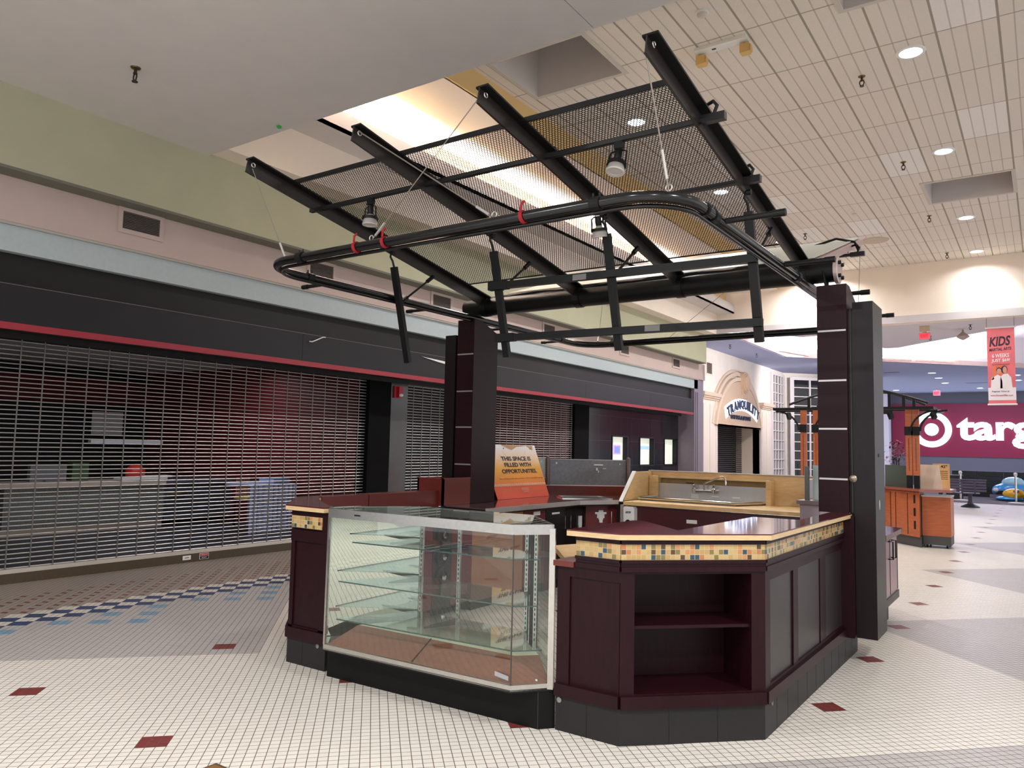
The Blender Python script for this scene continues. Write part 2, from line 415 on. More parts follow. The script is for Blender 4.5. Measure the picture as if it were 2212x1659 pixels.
# tile ceiling with its three square light wells
def ceil_rects(x0, x1, y0, y1, holes):
    xs = sorted({x0, x1, *[h[0] for h in holes], *[h[1] for h in holes]}); ys = sorted({y0, y1, *[h[2] for h in holes], *[h[3] for h in holes]})
    mb = MB()
    for a, b in zip(xs, xs[1:]):
        for c, d in zip(ys, ys[1:]):
            if not any(h[0] <= (a+b)/2 <= h[1] and h[2] <= (c+d)/2 <= h[3] for h in holes): mb.box(a, b, c, d, 6.5, 6.56)
    return mb
HOLES = [(-5.77, -4.42, 7.66, 8.78), (-1.70, -.33, 15.43, 16.74), (-1.72, -.35, 7.66, 8.78)]
struct('ceiling', ceil_rects(-6.05, 8, 5.28, YE, HOLES), CEIL)
wells = MB()
for x0, x1, y0, y1 in HOLES:
    wells.box(x0+.001, x0+.012, y0+.001, y1-.001, 6.486, 7.4).box(x1-.012, x1-.001, y0+.001, y1-.001, 6.486, 7.4).box(x0+.012, x1-.012, y0+.001, y0+.012, 6.486, 7.4).box(x0+.012, x1-.012, y1-.012, y1-.001, 6.486, 7.4).box(x0, x1, y0, y1, 7.4, 7.45)
struct('ceiling', wells, RECESSG)
trimw = MB()
for x0, x1, y0, y1 in HOLES:
    for a in ((x0-.05, x0, y0-.05, y1+.05), (x1, x1+.05, y0-.05, y1+.05), (x0, x1, y0-.05, y0), (x0, x1, y1, y1+.05)): trimw.box(*a, 6.485, 6.5)
struct('trim_1', trimw, mat('ceiling_trim', (196, 186, 174), .7))
# gypsum soffit crossing overhead
bm_ = MB().box(-8.2, -2.935, -4, 5.28, 4.97, 6.5).box(-2.925, 8, -4, 5.28, 4.97, 6.5).box(-2.936, -2.924, -4, 5.275, 4.98, 6.5)
struct('ceiling', bm_, SOFF)
# stepped cove along the left side
struct('wall_left', MB().box(-8.5, -8.2, -4, YE, 4.17, 5.0), WALLG)
struct('ceiling', MB().box(-8.46, -8.2, -4, YE, 4.14, 4.1695), mat('olive_grey_soffit', (116, 114, 102), .9))
struct('wall_left', MB().box(-8.5, -7.88, 5.2, YE, 5.0, 5.59), CREAM)
struct('ceiling', MB().box(-7.9, -7.36, 5.2, YE, 5.58, 5.62).box(-7.40, -7.36, 5.2, YE, 5.58, 5.84), SOFF)
struct('wall_left', MB().box(-7.68, -7.6, 5.2, YE, 5.6, 6.2), mat('yellow_cove_paint', (228, 202, 150), .85))
struct('ceiling', MB().box(-7.6, -6.08, 5.2, YE, 6.17, 6.22), mat('white_cove_paint', (234, 222, 218), .85))
struct('trim_2', MB().box(-6.1, -6.05, 5.2, YE, 6.17, 6.56), TAN)
struct('wall_left', MB().box(-8.75, -8.45, -4, 22.45, 3.69, 4.17), WALLP)
struct('wall_left', MB().box(-8.8, -8.5, -4, 22.0, 3.40, 3.69), WALLB)
struct('trim_3', MB().box(-8.5, -8.462, -4, 22.0, 3.665, 3.69), SOFFG)
# end wall of the corridor
struct('wall_end', MB().box(-8.4, 8, YE, YE+.3, 4.97, 6.8), CREAM)
struct('trim_4', MB().box(-8.2, 8, YE-.03, YE, 4.97, 5.16), mat('grey_lilac_trim', (196, 188, 190), .8))
# storefront wall: dark fascia, sign band with red edge, black piers, tiled pier, tiled bay
struct('wall_left', MB().box(-9.1, -8.6, -4, 22.0, 2.95, 3.41), FASC)
band = MB()
for a, b in ((-4, 7.0), (7.004, 15.0), (15.004, 18.4), (18.404, 21.4)): band.box(-9.0, -8.4, a, b, 2.64, 3.05)
struct('trim_5', band, FASC2)
struct('trim_6', MB().box(-8.44, -8.392, -4, 21.4, 2.605, 2.672), REDB)
struct('trim_highlight', MB().box(-8.62, -8.396, -4, 21.4, 3.05, 3.058), mat('band_highlight', (92, 86, 78), .35))  # thin pale strip paints the highlight along the band's top ledge
struct('wall_left', MB().box(-9.2, -8.9, -4, 23.0, 2.58, 2.96), STOREBLK)
struct('wall_left', MB().box(-9.2, -8.93, 8.84, 9.34, 0, 2.62).box(-9.2, -8.93, 15.44, 16.12, 0, 2.62), mat('matt_black_pier', (8, 7, 7), .8, spec=.1))
struct('wall_left', MB().box(-9.2, -8.98, 9.34, 9.80, 0, 2.62), mat('grey_tile_pier', (74, 72, 72), .15, noise=.05))
dt = MB()
WN = [(17.45, 18.31), (19.07, 19.97), (20.70, 21.59)]
prev = 16.12
for a, b in WN:
    dt.box(-9.2, -9.0, prev, a, 0, 2.95); dt.box(-9.2, -9.0, a, b, 0, 1.15); dt.box(-9.2, -9.0, a, b, 1.87, 2.95); prev = b
dt.box(-9.2, -9.0, prev, 23.1, 0, 3.42)
struct('wall_left', dt, DTILE)
for k, (a, b) in enumerate(WN):
    wd = struct('window_%d' % (k+1), MB().box(-9.4, -9.12, a, b, 1.15, 1.87), mat('backlit_window', (214, 216, 206), .5, emit=(214, 216, 200), estr=.55))
    fr = MB()
    for y0, y1, z0, z1 in ((a-.02, a+.02, 1.13, 1.89), (b-.02, b+.05, 1.13, 1.89), (a, b, 1.11, 1.15), (a, b, 1.87, 1.9)): fr.box(-9.12, -8.985, y0, y1, z0, z1)
    part('window_frame', fr, BLACKP, wd)
    if k == 0:
        part('neon_sign', MB().box(-9.115, -9.11, 17.75, 18.15, 1.42, 1.66), mat('neon_purple', (190, 110, 230), .5, emit=(200, 110, 255), estr=1.4), wd)
        part('neon_panel', MB().box(-9.11, -9.105, 17.80, 18.10, 1.45, 1.63), mat('neon_blue_panel', (120, 140, 200), .5, emit=(120, 140, 210), estr=.5), wd)
    if k == 1: part('blue_strip_sign', MB().box(-9.115, -9.11, 19.2, 19.9, 1.56, 1.66), mat('strip_blue', (150, 180, 230), .5, emit=(140, 170, 240), estr=.7), wd)
# end pilaster of the storefront
pl_ = MB().box(-9.1, -8.5, 21.72, 22.45, 0, 3.72)
struct('trim_7', pl_, mat('mauve_metal', (128, 116, 126), .35, noise=.05))
gr_ = MB()
for y in (21.80, 21.95): gr_.box(-8.5, -8.495, y, y+.04, .1, 3.3)
struct('trim_8', gr_, mat('dark_groove', (60, 44, 56), .5))
# shop interior behind the near grille
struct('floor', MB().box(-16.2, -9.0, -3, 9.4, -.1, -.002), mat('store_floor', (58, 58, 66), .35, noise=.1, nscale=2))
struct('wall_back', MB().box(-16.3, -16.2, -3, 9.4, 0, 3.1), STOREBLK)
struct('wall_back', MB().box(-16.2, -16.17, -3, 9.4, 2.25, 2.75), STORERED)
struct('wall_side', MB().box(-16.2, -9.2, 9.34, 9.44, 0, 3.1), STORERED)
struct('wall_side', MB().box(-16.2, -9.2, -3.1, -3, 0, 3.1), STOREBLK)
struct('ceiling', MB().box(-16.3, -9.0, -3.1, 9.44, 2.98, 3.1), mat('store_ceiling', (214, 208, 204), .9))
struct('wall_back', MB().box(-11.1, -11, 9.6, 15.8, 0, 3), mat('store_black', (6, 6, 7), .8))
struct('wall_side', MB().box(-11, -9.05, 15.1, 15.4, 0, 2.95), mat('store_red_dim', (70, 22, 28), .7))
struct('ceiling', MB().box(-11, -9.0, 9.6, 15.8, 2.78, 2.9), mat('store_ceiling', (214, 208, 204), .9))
struct('baseboard_left', MB().box(-9.0, -8.97, 9.8, 15.4, 0, .1), BRONZE)
# tenant wall beyond with the arched entrance
TW = MB().box(-9.3, -9.1, 22.45, 25.14, 0, 5.0).box(-9.3, -9.1, 29.82, 31.5, 0, 5.0).box(-9.3, -9.1, 25.14, 29.82, 2.5, 5.0)
struct('wall_tenant', TW, mat('cream_stucco', (236, 226, 218), .85, noise=.04, nscale=4))
struct('wall_tenant', MB().box(-10.6, -9.1, 29.82, 30.0, 0, 2.6).box(-10.6, -9.1, 24.9, 25.14, 0, 2.6).box(-10.6, -9.1, 25.1, 29.9, 2.5, 2.6), mat('cream_return', (206, 188, 170), .85))
cap = MB()
for a, b in ((23.72, 25.16), (30.0, 31.32)):
    cap.box(-9.1, -8.98, a, b, 3.24, 3.30).box(-9.1, -8.94, a-.04, b+.04, 3.30, 3.36).box(-9.1, -8.90, a-.08, b+.08, 3.36, 3.48)
struct('trim_9', cap, mat('tan_capital', (212, 190, 170), .8))
pil = MB()
for a, b in ((23.72, 25.16), (30.0, 31.32)):
    pil.box(-9.1, -9.02, a, b, 0, 3.24)
    for k in range(3):
        yy = a+.14+(b-a-.28)*k/2.0; pil.box(-9.02, -9.0, yy-.05, yy+.05, .2, 3.1)
struct('trim_10', pil, mat('cream_pilaster', (232, 218, 208), .8))
# soffit round the octagonal cove, cove walls, far ceiling and far wall
def ring_slab(mb, outer, inner, z0, z1):
    for p0, p1, q1, q0 in zip(outer, outer[1:]+outer[:1], inner[1:]+inner[:1], inner):
        mb.prism([p0, p1, q1, q0], z0, z1)
OUT = [(-9.3, YE), (-9.3, 37), (2.0, 48), (12, 48), (12, YE+.2), (1.2, YE+.2), (-5.6, YE+.2)]
INN = [(-7.6, 22.2), (-7.6, 27.8), (-.4, 35.05), (6, 35), (6, 26.5), (1.2, 22.1), (-3.9, 26.9)]
LAV = mat('white_soffit_far', (214, 208, 214), .85)
sm = MB()
sm.prism([(-9.3, 22.2), (-7.6, 22.2), (-7.6, 27.8), (-9.3, 27.8)], 4.97, 5.05).prism([(-9.3, 27.8), (-7.6, 27.8), (-.4, 35.05), (-.4, 36.8), (-9.3, 36.8)], 4.97, 5.05)
sm.prism([(-.4, 35.05), (6, 35.05), (6, 48), (-.4, 48)], 4.97, 5.05).prism([(-9.3, 36.8), (-.4, 36.8), (-.4, 48), (-9.3, 48)], 4.97, 5.05)
struct('ceiling', sm, mat('blue_white_ceiling', (176, 184, 220), .8))
struct('ceiling', MB().prism([(-6.4, YE+.3), (.9, YE+.3), (-3.75, 26.9), (-4.1, 26.9)], 4.97, 5.05), LAV)
cw = MB()
PATH = [(-7.6, 22.2), (-7.6, 27.8), (-.4, 35.05), (6, 35.05)]
for p, q in zip(PATH, PATH[1:]): cw.slab(p, q, 5.05, 6.1, -.06, 0)
cw.prism([(-7.7, 22.2), (-7.7, 27.9), (-.5, 35.2), (6, 35.2), (6, 22.2)], 6.1, 6.16)
struct('ceiling', cw, mat('white_cove_far', (232, 226, 232), .85))
lg = MB()
for p, q in zip(PATH, PATH[1:]): lg.slab(p, q, 4.95, 5.12, .10, .16)
struct('trim_11', lg, mat('pinkish_ledge', (204, 184, 178), .8))
struct('wall_far', MB().box(-12, 8, 46.85, 47, 0, 5.0), mat('grey_far_wall', (104, 104, 116), .7))
struct('wall_far', MB().box(-6.9, 8, 46.78, 46.85, 1.56, 4.36), mat('magenta_red_panel', (140, 22, 62), .45))
struct('wall_far', MB().box(-9.3, -6.95, 46.0, 46.8, 0, 4.9), mat('white_far_pier', (222, 214, 226), .8))
# two tall gridded windows
def grid_window(name, p, q, z0, z1, nc, nr):
    p, q = Vector((*p, 0)), Vector((*q, 0))
    wd = struct(name, MB().slab(p, q, z0, z1, -.10, -.06), mat('dark_window_pane', (40, 38, 44), .05, noise=.6, nscale=1.2))
    fr = MB(); n = (q-p).normalized()
    for c in range(nc+1):
        a = p.lerp(q, c/nc); w_ = .035 if 0 < c < nc else .09
        fr.slab(a-n*w_, a+n*w_, z0-.05, z1+.05, -.06, .0)
    for r_ in range(nr+1):
        z = z0+(z1-z0)*r_/nr; h = .018 if 0 < r_ < nr else .06
        fr.slab(p, q, z-h, z+h, -.055, .005)
    part('window_frame', fr, mat('white_muntin', (228, 220, 222), .6), wd)
grid_window('window_4', (-9.05, 31.68), (-9.05, 33.35), .5, 4.80, 4, 11)
grid_window('window_5', (-8.75, 33.45), (-6.4, 35.8), .5, 4.72, 4, 11)
struct('wall_tenant', MB().box(-9.3, -9.12, 31.5, 33.6, 0, 5.0).slab((-9.1, 33.3), (-6.0, 36.4), 0, 5, -.3, -.12), mat('cream_stucco', (236, 226, 218), .85))

# =================================================================== STOREFRONT THINGS
SLAT = mat('grille_steel', (198, 194, 190), .38, .7)
LINK = mat('grille_link', (120, 114, 110), .5, .5)
def grille(loc_y0, y1, x, z0, z1, label, step=.049, links=.236, first=None, thick=.0065):
    t = thing('security_grille', (x, (loc_y0+y1)/2, 0), label, 'security shutter')
    mb = MB(); z = z0+.02
    while z < z1:
        mb.tube([(x, loc_y0, z), (x, y1, z)], thick, 6); z += step
    part('rod_curtain', mb, SLAT, t)
    lk = MB(); y = first if first is not None else loc_y0+.1
    while y < y1:
        lk.box(x+.004, x+.012, y-.006, y+.006, z0, z1); y += links
    if links < 2: part('link_straps', lk, LINK, t)
    part('bottom_bar', MB().box(x-.02, x+.025, loc_y0, y1, .105, .15), mat('pale_aluminium_bar', (206, 196, 184), .4, .3), t)
    part('threshold_bar', MB().box(x-.03, x+.03, loc_y0, y1, .0, .106), BRONZE, t)
    return t
grille(1.6, 8.83, -9.0, .14, 2.60, 'long open-link rolling grille across the dark shop at left', first=3.715-.236*8)
grille(9.81, 15.43, -8.99, .14, 2.60, 'rolling grille beyond the fire alarm, partly behind the left kiosk tower', first=9.95)
for y, bw, body in ((5.785, .10, None), (6.03, .125, 1)):
    if body:
        t = thing('warning_plate', (-8.965, y, .05), 'small red and black security notice on the grille threshold', 'sign')
        part('plate', MB().box(-8.97, -8.964, y-.065, y+.065, .022, .098), PAPER, t)
        part('red_field', MB().box(-8.964, -8.962, y-.06, y+.06, .062, .094), mat('notice_red', (176, 30, 40), .5), t)
        part('black_field', MB().box(-8.964, -8.962, y-.06, y+.06, .027, .059), BLACKP, t)
        part('lettering', MB().text('Honeywell', (-8.9618, y, .070), (0, 1, 0), (0, 0, 1), .016, .09, .0006, .01, 'CENTER'), PAPER, t)
        part('lettering', MB().text('SECURITY', (-8.9618, y, .036), (0, 1, 0), (0, 0, 1), .014, .075, .0006, .01, 'CENTER'), PAPER, t)
    else:
        t = thing('label_plate', (-8.965, y, .05), 'small plain white label on the grille threshold', 'label')
        part('plate', MB().box(-8.97, -8.963, y-.055, y+.055, .035, .088), PAPER, t)
        part('lettering', MB().box(-8.963, -8.9625, y-.03, y+.03, .058, .066), BLACKP, t)
# fire alarm strobe
t = thing('fire_alarm', (-8.97, 9.53, 2.42), 'red fire alarm strobe on the tiled pier', 'fire alarm')
part('back_box', MB().box(-8.98, -8.95, 9.44, 9.60, 2.33, 2.53), mat('alarm_red', (170, 22, 34), .4), t)
part('horn', MB().box(-8.95, -8.90, 9.50, 9.60, 2.34, 2.52), mat('alarm_red', (170, 22, 34), .4), t)
part('strobe_lens', MB().ball((-8.90, 9.55, 2.38), .03, .05, .03, 12), mat('strobe_clear', (230, 224, 220), .1), t, True)
# bare cable pieces on the sign band
t = thing('loose_cable', (-8.39, 7.2, 3.0), 'thin white cable end poking out of the sign band', 'cable')
part('wire', MB().tube([(-8.40, 7.40, 3.05), (-8.37, 7.33, 3.04), (-8.36, 7.22, 2.99), (-8.36, 7.13, 2.95), (-8.37, 7.09, 2.952)], .008, 6), PAPER, t)
t = thing('broken_panel_edge', (-8.39, 9.9, 2.98), 'torn white edge of the sign band left of the kiosk tower', 'panel')
part('torn_strip', MB().ext([(-8.395, 9.45, 3.0), (-8.395, 10.6, 2.96), (-8.395, 10.9, 2.93), (-8.395, 10.3, 2.92), (-8.395, 9.9, 2.95)], (.012, 0, 0)), PAPER, t)
# return air vents on the pink wall
def vent(y0, y1, z0, z1, x, label, group, nl=11, door=True):
    t = thing('wall_vent', (x, (y0+y1)/2, z0), label, 'air vent', group)
    fr = MB()
    for a in ((y0-.05, y0, z0-.05, z1+.04), (y1, y1+.05, z0-.05, z1+.04), (y0, y1, z0-.05, z0), (y0, y1, z1, z1+.04)): fr.box(x, x+.02, *a)
    part('frame', fr, WALLP if door else CREAM, t)
    part('backing', MB().box(x+.001, x+.004, y0, y1, z0, z1), BLACKP, t)
    lv = MB()
    for k in range(nl):
        z = z0+(z1-z0)*(k+.5)/nl; lv.obox((x+.010, (y0+y1)/2, z), (.007, 0, -.006), (0, (y1-y0)/2, 0), (.0012, 0, .0016))
    part('louvers', lv, mat('louver_grey', (120, 108, 102), .5) if door else mat('louver_beige', (170, 156, 142), .6), t)
for i, (y0, y1, nm) in enumerate(((4.42, 4.86, 'nearest louvred vent on the pink wall, at far left'), (7.10, 7.53, 'louvred vent on the pink wall behind the hanging ring corner'),
        (9.75, 10.22, 'louvred vent on the pink wall above the left kiosk tower'), (13.26, 13.68, 'louvred vent on the pink wall just right of the left kiosk tower'),
        (16.77, 17.20, 'louvred vent on the pink wall by the hanging frame bottom'), (19.98, 20.44, 'farthest louvred vent on the pink wall, nearest the arched shop'))):
    vent(y0, y1, 3.90, 4.10, -8.45, nm, 'return air vents along the pink wall')
vent(24.3, 24.8, 4.12, 4.48, -9.1, 'pale vent on the cream wall left of the arched sign', None, 12, False)

for y, nm in ((6.16, 'first from the left'), (6.98, 'second from the left'), (7.78, 'third from the left'), (8.59, 'fourth from the left')):
    t = thing('shop_downlight', (-11.92, y, 2.978), 'pale round ceiling light inside the dark shop, %s' % nm, 'ceiling light', 'ceiling lights inside the dark shop')
    part('trim_ring', MB().lathe([(.10, 0), (.10, -.012), (.13, -.008), (.13, 0)], (-11.92, y, 2.978), n=20), WHITEP, t, True)
    part('lens', MB().lathe([(.10, 0), (.10, -.006)], (-11.92, y, 2.978), n=20), mat('lens_added_glow', (226, 226, 222), .5, emit=(230, 230, 225), estr=.5), t)  # lens is off; a faint glow is added to its material
    area('added_shop_fill', (-11.92, y, 2.96), (0, 0, -1), .15, .15, 5, (.85, .88, 1), 'DISK', 160)  # added light to lift the dark shop; its own fixtures are off
# shop furniture seen through the near grille
def box_thing(name, x0, x1, y0, y1, z0, z1, m_, label, cat, grp=None): return solo(name, MB().box(x0, x1, y0, y1, z0, z1), m_, label, cat, grp)
t = thing('granite_counter', (-13.4, 6.8, 0), 'grey granite fronted counter with pale top inside the dark shop', 'counter')
part('front', MB().box(-13.6, -13.05, 5.3, 7.9, .10, .74), mat('granite', (112, 112, 108), .4, noise=.35, nscale=40), t)
part('worktop', MB().box(-13.8, -13.0, 5.2, 7.9, .74, .82), mat('pale_top', (196, 180, 166), .4), t)
part('plinth', MB().box(-13.6, -13.08, 5.3, 7.9, 0, .10), mat('pale_top', (196, 180, 166), .4), t)
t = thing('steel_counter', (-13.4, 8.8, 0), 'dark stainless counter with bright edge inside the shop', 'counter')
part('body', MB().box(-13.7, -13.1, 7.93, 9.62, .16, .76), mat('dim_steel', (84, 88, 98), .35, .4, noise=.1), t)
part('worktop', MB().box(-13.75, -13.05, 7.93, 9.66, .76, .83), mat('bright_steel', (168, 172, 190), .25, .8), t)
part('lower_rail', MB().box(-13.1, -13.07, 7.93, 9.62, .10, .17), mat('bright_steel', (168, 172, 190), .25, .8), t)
part('handle', MB().box(-13.1, -13.05, 8.0, 8.35, .56, .585), CHROME, t)
t = thing('wire_rack', (-13.4, 7.2, .82), 'white metal tabletop rack standing on the granite counter', 'rack')
rk = MB()
for y in (6.75, 7.0, 7.75, 7.95):
    rk.bar((-13.4, y, .82), (-13.4, y, 1.50), .06, .06)
part('uprights', rk, mat('white_metal', (190, 188, 192), .4), t)
part('top_bar', MB().box(-13.45, -13.35, 6.7, 8.0, 1.46, 1.53), mat('white_metal', (190, 188, 192), .4), t)
solo('red_bowl', MB().ball((-13.3, 7.48, .95), .16, .17, .14), mat('bright_red', (200, 40, 30), .4), 'round red bowl on papers under the white rack', 'bowl', None, True)
solo('paper_stack', MB().box(-13.3, -13.05, 7.1, 7.95, .83, .87).box(-13.28, -13.05, 7.5, 8.05, .87, .90), PAPER, 'loose white papers heaped on the counter below the rack', 'paper')
solo('wall_notice', MB().box(-16.168, -16.16, 8.1, 8.75, 1.62, 2.1), PAPER, 'white notice on the dark back wall above the rack', 'notice')
solo('dark_monitor', MB().box(-13.5, -13.4, 5.8, 6.36, .82, 1.1).box(-13.6, -13.3, 6.0, 6.2, .82, .84), mat('screen_grey', (110, 108, 112), .4), 'grey screen on the counter at left in the shop', 'screen')
solo('green_box', MB().box(-13.6, -13.4, 6.45, 6.72, .82, 1.12), mat('dull_green', (58, 84, 48), .6), 'green carton beside the white rack in the shop', 'box')
t = thing('utility_cart', (-12.0, 8.95, 0), 'small cart with yellow shelf and papers beside the steel counter', 'cart')
part('shelf', MB().box(-12.2, -11.8, 8.75, 9.15, .50, .53), mat('cart_yellow', (206, 186, 96), .5), t)
part('back_board', MB().box(-12.2, -12.17, 8.78, 9.05, .53, .88), mat('dusty_pink', (168, 120, 112), .6), t)
part('leg', MB().box(-12.2, -12.17, 8.75, 8.78, 0, .5), BLACKP, t)
part('leg', MB().box(-11.83, -11.8, 9.12, 9.15, 0, .5), BLACKP, t)
t = thing('draped_table', (-11.2, 8.9, 0), 'table draped with blue-white cloth at the right end of the dark shop', 'table')
cl = MB()
pts = []
for k in range(31):
    y = 8.2+.95*k/30; pts.append((-11.0+.03*math.sin(k*1.9), y))
for (xa, ya), (xb, yb) in zip(pts, pts[1:]): cl.quad((xa, ya, .0), (xb, yb, .0), (xb, yb, .80), (xa, ya, .80))
cl.box(-11.7, -11.03, 8.2, 9.15, .79, .82)
part('cloth', cl, mat('blue_white_cloth', (176, 180, 214), .8), t)
solo('paper_boxes', MB().box(-11.5, -11.1, 8.75, 9.1, .82, .90), mat('blue_white_box', (150, 176, 220), .5), 'flat blue and white packs on the draped table', 'box')
solo('folded_tables', MB().box(-12.4, -12.3, 9.2, 9.33, 0, .8), mat('grey_plastic_dim', (110, 108, 120), .5), 'grey folded board leaning at the shop side wall', 'board')

# =================================================================== CEILING FIXTURES
def downlight(loc, r=.14, label=None, group=None):
    t = thing('ceiling_downlight', loc, label, 'ceiling light', group); z = loc[2]
    part('trim_ring', MB().lathe([(r-.012, .004), (r-.01, -.012), (r+.025, -.008), (r+.03, .004)], loc, n=28), WHITEP, t, True)
    part('lens', MB().lathe([(r-.012, .003), (r-.012, -.004)], loc, n=28), LENS, t)
    return t
dl_lab = ['nearest bright downlight of the right row, top right of the ceiling', 'second downlight of the right row, above the square light well', 'third downlight of the right row, below the square light well',
          'fourth downlight of the right row, by the end wall', 'nearest downlight of the left row, seen through the perforated canopy', 'second downlight of the left row, seen low through the canopy', 'third downlight of the left row, behind the canopy', 'farthest downlight of the left row, near the end wall']
for (x, y), lb in zip(DL, dl_lab): downlight((x, y, 6.497), .14, lb, 'downlights in the tile ceiling')
for i, ((x, y), lb) in enumerate(zip(((-6.34, 44.5), (-3.73, 35.6), (-3.73, 38.0), (-3.73, 40.7), (-2.55, 44.2), (-.88, 37.7), (-.89, 40.2)),
        ('far downlight at left of the blue ceiling, by the pier', 'nearest of three aligned downlights on the blue ceiling', 'middle of three aligned downlights on the blue ceiling',
         'farthest of three aligned downlights on the blue ceiling', 'far downlight between the exit sign and the hanging banner', 'upper far downlight just right of the banner', 'lower far downlight just right of the banner'))):
    downlight((x, y, 4.967), .15, lb, 'downlights in the far blue ceiling')
BRASS = mat('aged_brass', (112, 92, 60), .4, .8)
def sprinkler(loc, label, group, sc=1.0, mt=None):
    x, y, z = loc; mt = mt or mat('dark_bronze', (70, 58, 50), .4, .6)
    t = thing('fire_sprinkler', loc, label, 'sprinkler', group)
    part('escutcheon', MB().lathe([(.04*sc, 0), (.036*sc, -.008*sc), (.015*sc, -.016*sc)], loc, n=18), BRASS, t, True)
    b = MB().lathe([(.012*sc, -.01*sc), (.012*sc, -.04*sc), (.017*sc, -.045*sc), (.017*sc, -.055*sc), (.006*sc, -.06*sc)], loc, n=12)
    for s in (-1, 1): b.tube([(x+s*.016*sc, y, z-.05*sc), (x+s*.024*sc, y, z-.075*sc), (x+s*.018*sc, y, z-.10*sc), (x, y, z-.112*sc)], .007*sc, 6)
    part('frame_arms', b, mt, t, True)
    part('deflector', MB().lathe([(.004*sc, -.11*sc), (.024*sc, -.114*sc), (.024*sc, -.12*sc), (.004*sc, -.12*sc)], loc, n=14), mt, t)
sprinkler((-6.817, 3.60, 4.97), 'brass sprinkler on the plain white soffit at top left', None, 1.15)
for (x, y), lb in zip(((-1.84, 10.54), (-1.835, 14.1), (-1.83, 17.6), (-4.32, 17.7), (-1.83, 21.1)),
        ('sprinkler left of the nearest ceiling downlight', 'sprinkler left of the second ceiling downlight', 'sprinkler left of the third ceiling downlight', 'sprinkler just right of the canopy beam low on the tile ceiling', 'farthest sprinkler, close to the end wall')):
    sprinkler((x, y, 6.5), lb, 'sprinklers under the tile ceiling', 1.15)
for (x, y), lb in zip(((-8.2, 24.0), (-8.15, 26.6), (-2.6, 24.6), (-1.5, 22.9)), ('sprinkler on the soffit above the arched sign, left', 'sprinkler on the soffit above the arched sign, right', 'tiny sprinkler right of the hanging exit sign', 'sprinkler above the hanging banner')):
    sprinkler((x, y, 4.97), lb, None, 1.1)
def smoke(loc, label, r=.065):
    t = thing('smoke_detector', loc, label, 'smoke detector', 'smoke detectors on the tile ceiling')
    part('base', MB().lathe([(r, 0), (r, -.015), (r*.9, -.02)], loc, n=22), WHITEP, t, True)
    part('sensor_head', MB().lathe([(r*.8, -.02), (r*.78, -.04), (r*.5, -.055), (.01, -.056)], loc, n=22), mat('detector_cream', (206, 192, 180), .5), t, True)
smoke((-3.05, 8.0, 6.5), 'round smoke detector near the top of the tile ceiling', .075); smoke((-3.08, 16.6, 6.5), 'small smoke detector low on the tile ceiling')
t = thing('ceiling_speaker', (-3.1, 19.05, 6.5), 'flat round speaker cover in the tile ceiling', 'speaker')
part('grille', MB().lathe([(.30, 0), (.29, -.012), (.05, -.02)], (-3.1, 19.05, 6.5), n=30), mat('speaker_beige', (186, 168, 150), .7), t, True)
part('rim', MB().lathe([(.30, .0), (.33, -.008), (.33, .0)], (-3.1, 19.05, 6.5), n=30), WHITEP, t, True)
t = thing('emergency_light_bar', (-3.1, 8.77, 6.5), 'white emergency light strip with two heads wrapped in tan tape', 'emergency light')
part('bar', MB().box(-3.42, -2.78, 8.70, 8.84, 6.46, 6.5), WHITEP, t)
part('logo_mark', MB().box(-3.22, -3.17, 8.76, 8.79, 6.458, 6.4602), BLACKP, t)
for x in (-3.38, -2.83):
    h = part('taped_head', MB().box(x-.055, x+.055, 8.79, 8.90, 6.33, 6.44).box(x+.03, x+.075, 8.80, 8.88, 6.34, 6.42), mat('masking_tape', (206, 168, 104), .7), t)
    part('neck', MB().tube([(x, 8.80, 6.46), (x, 8.84, 6.43)], .014, 8), mat('masking_tape', (206, 168, 104), .7), h)
solo('green_sticker', MB().ball((-6.74, 5.16, 4.955), .022, .03, .018, 10), mat('bright_green', (40, 170, 70), .5), 'small bright green tag at the soffit edge', 'tag')
def exit_sign(c, w_, h, label, drop):
    x, y, z = c
    t = thing('exit_sign', (x, y, z), label, 'exit sign')
    part('housing', MB().box(x-w_/2, x+w_/2, y, y+.05, z-h/2, z+h/2), mat('exit_housing', (206, 150, 150), .5), t)
    part('face', MB().box(x-w_*.46, x+w_*.46, y-.006, y, z-h*.42, z+h*.42), mat('exit_red_face', (214, 92, 100), .5, emit=(230, 60, 80), estr=.6), t)
    part('lettering', MB().text('EXIT', (x, y-.007, z-h*.24), (1, 0, 0), (0, 0, 1), h*.5, w_*.7, .004, .03, 'CENTER'), mat('exit_letters', (220, 20, 40), .5, emit=(240, 10, 30), estr=1.6), t)
    if not drop: part('stem', MB().box(x-.02, x+.02, y+.01, y+.04, z+h/2, 4.97), mat('exit_mount', (208, 178, 150), .7), t)
    if drop:
        part('mount_box', MB().box(x-w_*.46, x+w_*.46, y+.01, y+.045, z+h*.75, z+drop), mat('exit_mount', (208, 178, 150), .7), t)
        part('stem', MB().box(x-w_*.2, x+w_*.2, y+.012, y+.04, z+h/2, z+h*.8), mat('exit_mount', (208, 178, 150), .7), t)
exit_sign((-2.52, 22.6, 4.70), .26, .17, 'red exit sign hanging from the near soffit above the hall opening', .262)
exit_sign((-4.42, 44.0, 4.74), .32, .25, 'small red exit sign far off below the blue ceiling', None)
t = thing('emergency_lamp', (-1.72, 23.6, 4.97), 'small pale pendant light unit right of the hanging exit sign', 'light fixture')
part('body', MB().lathe([(.02, 0), (.03, -.08), (.16, -.20), (.14, -.23), (.02, -.30)], (-1.72, 23.6, 4.97), n=14), mat('pendant_grey', (170, 150, 140), .5), t, True)
part('canopy', MB().lathe([(.05, 0), (.05, -.02)], (-1.72, 23.6, 4.97), n=14), WHITEP, t)
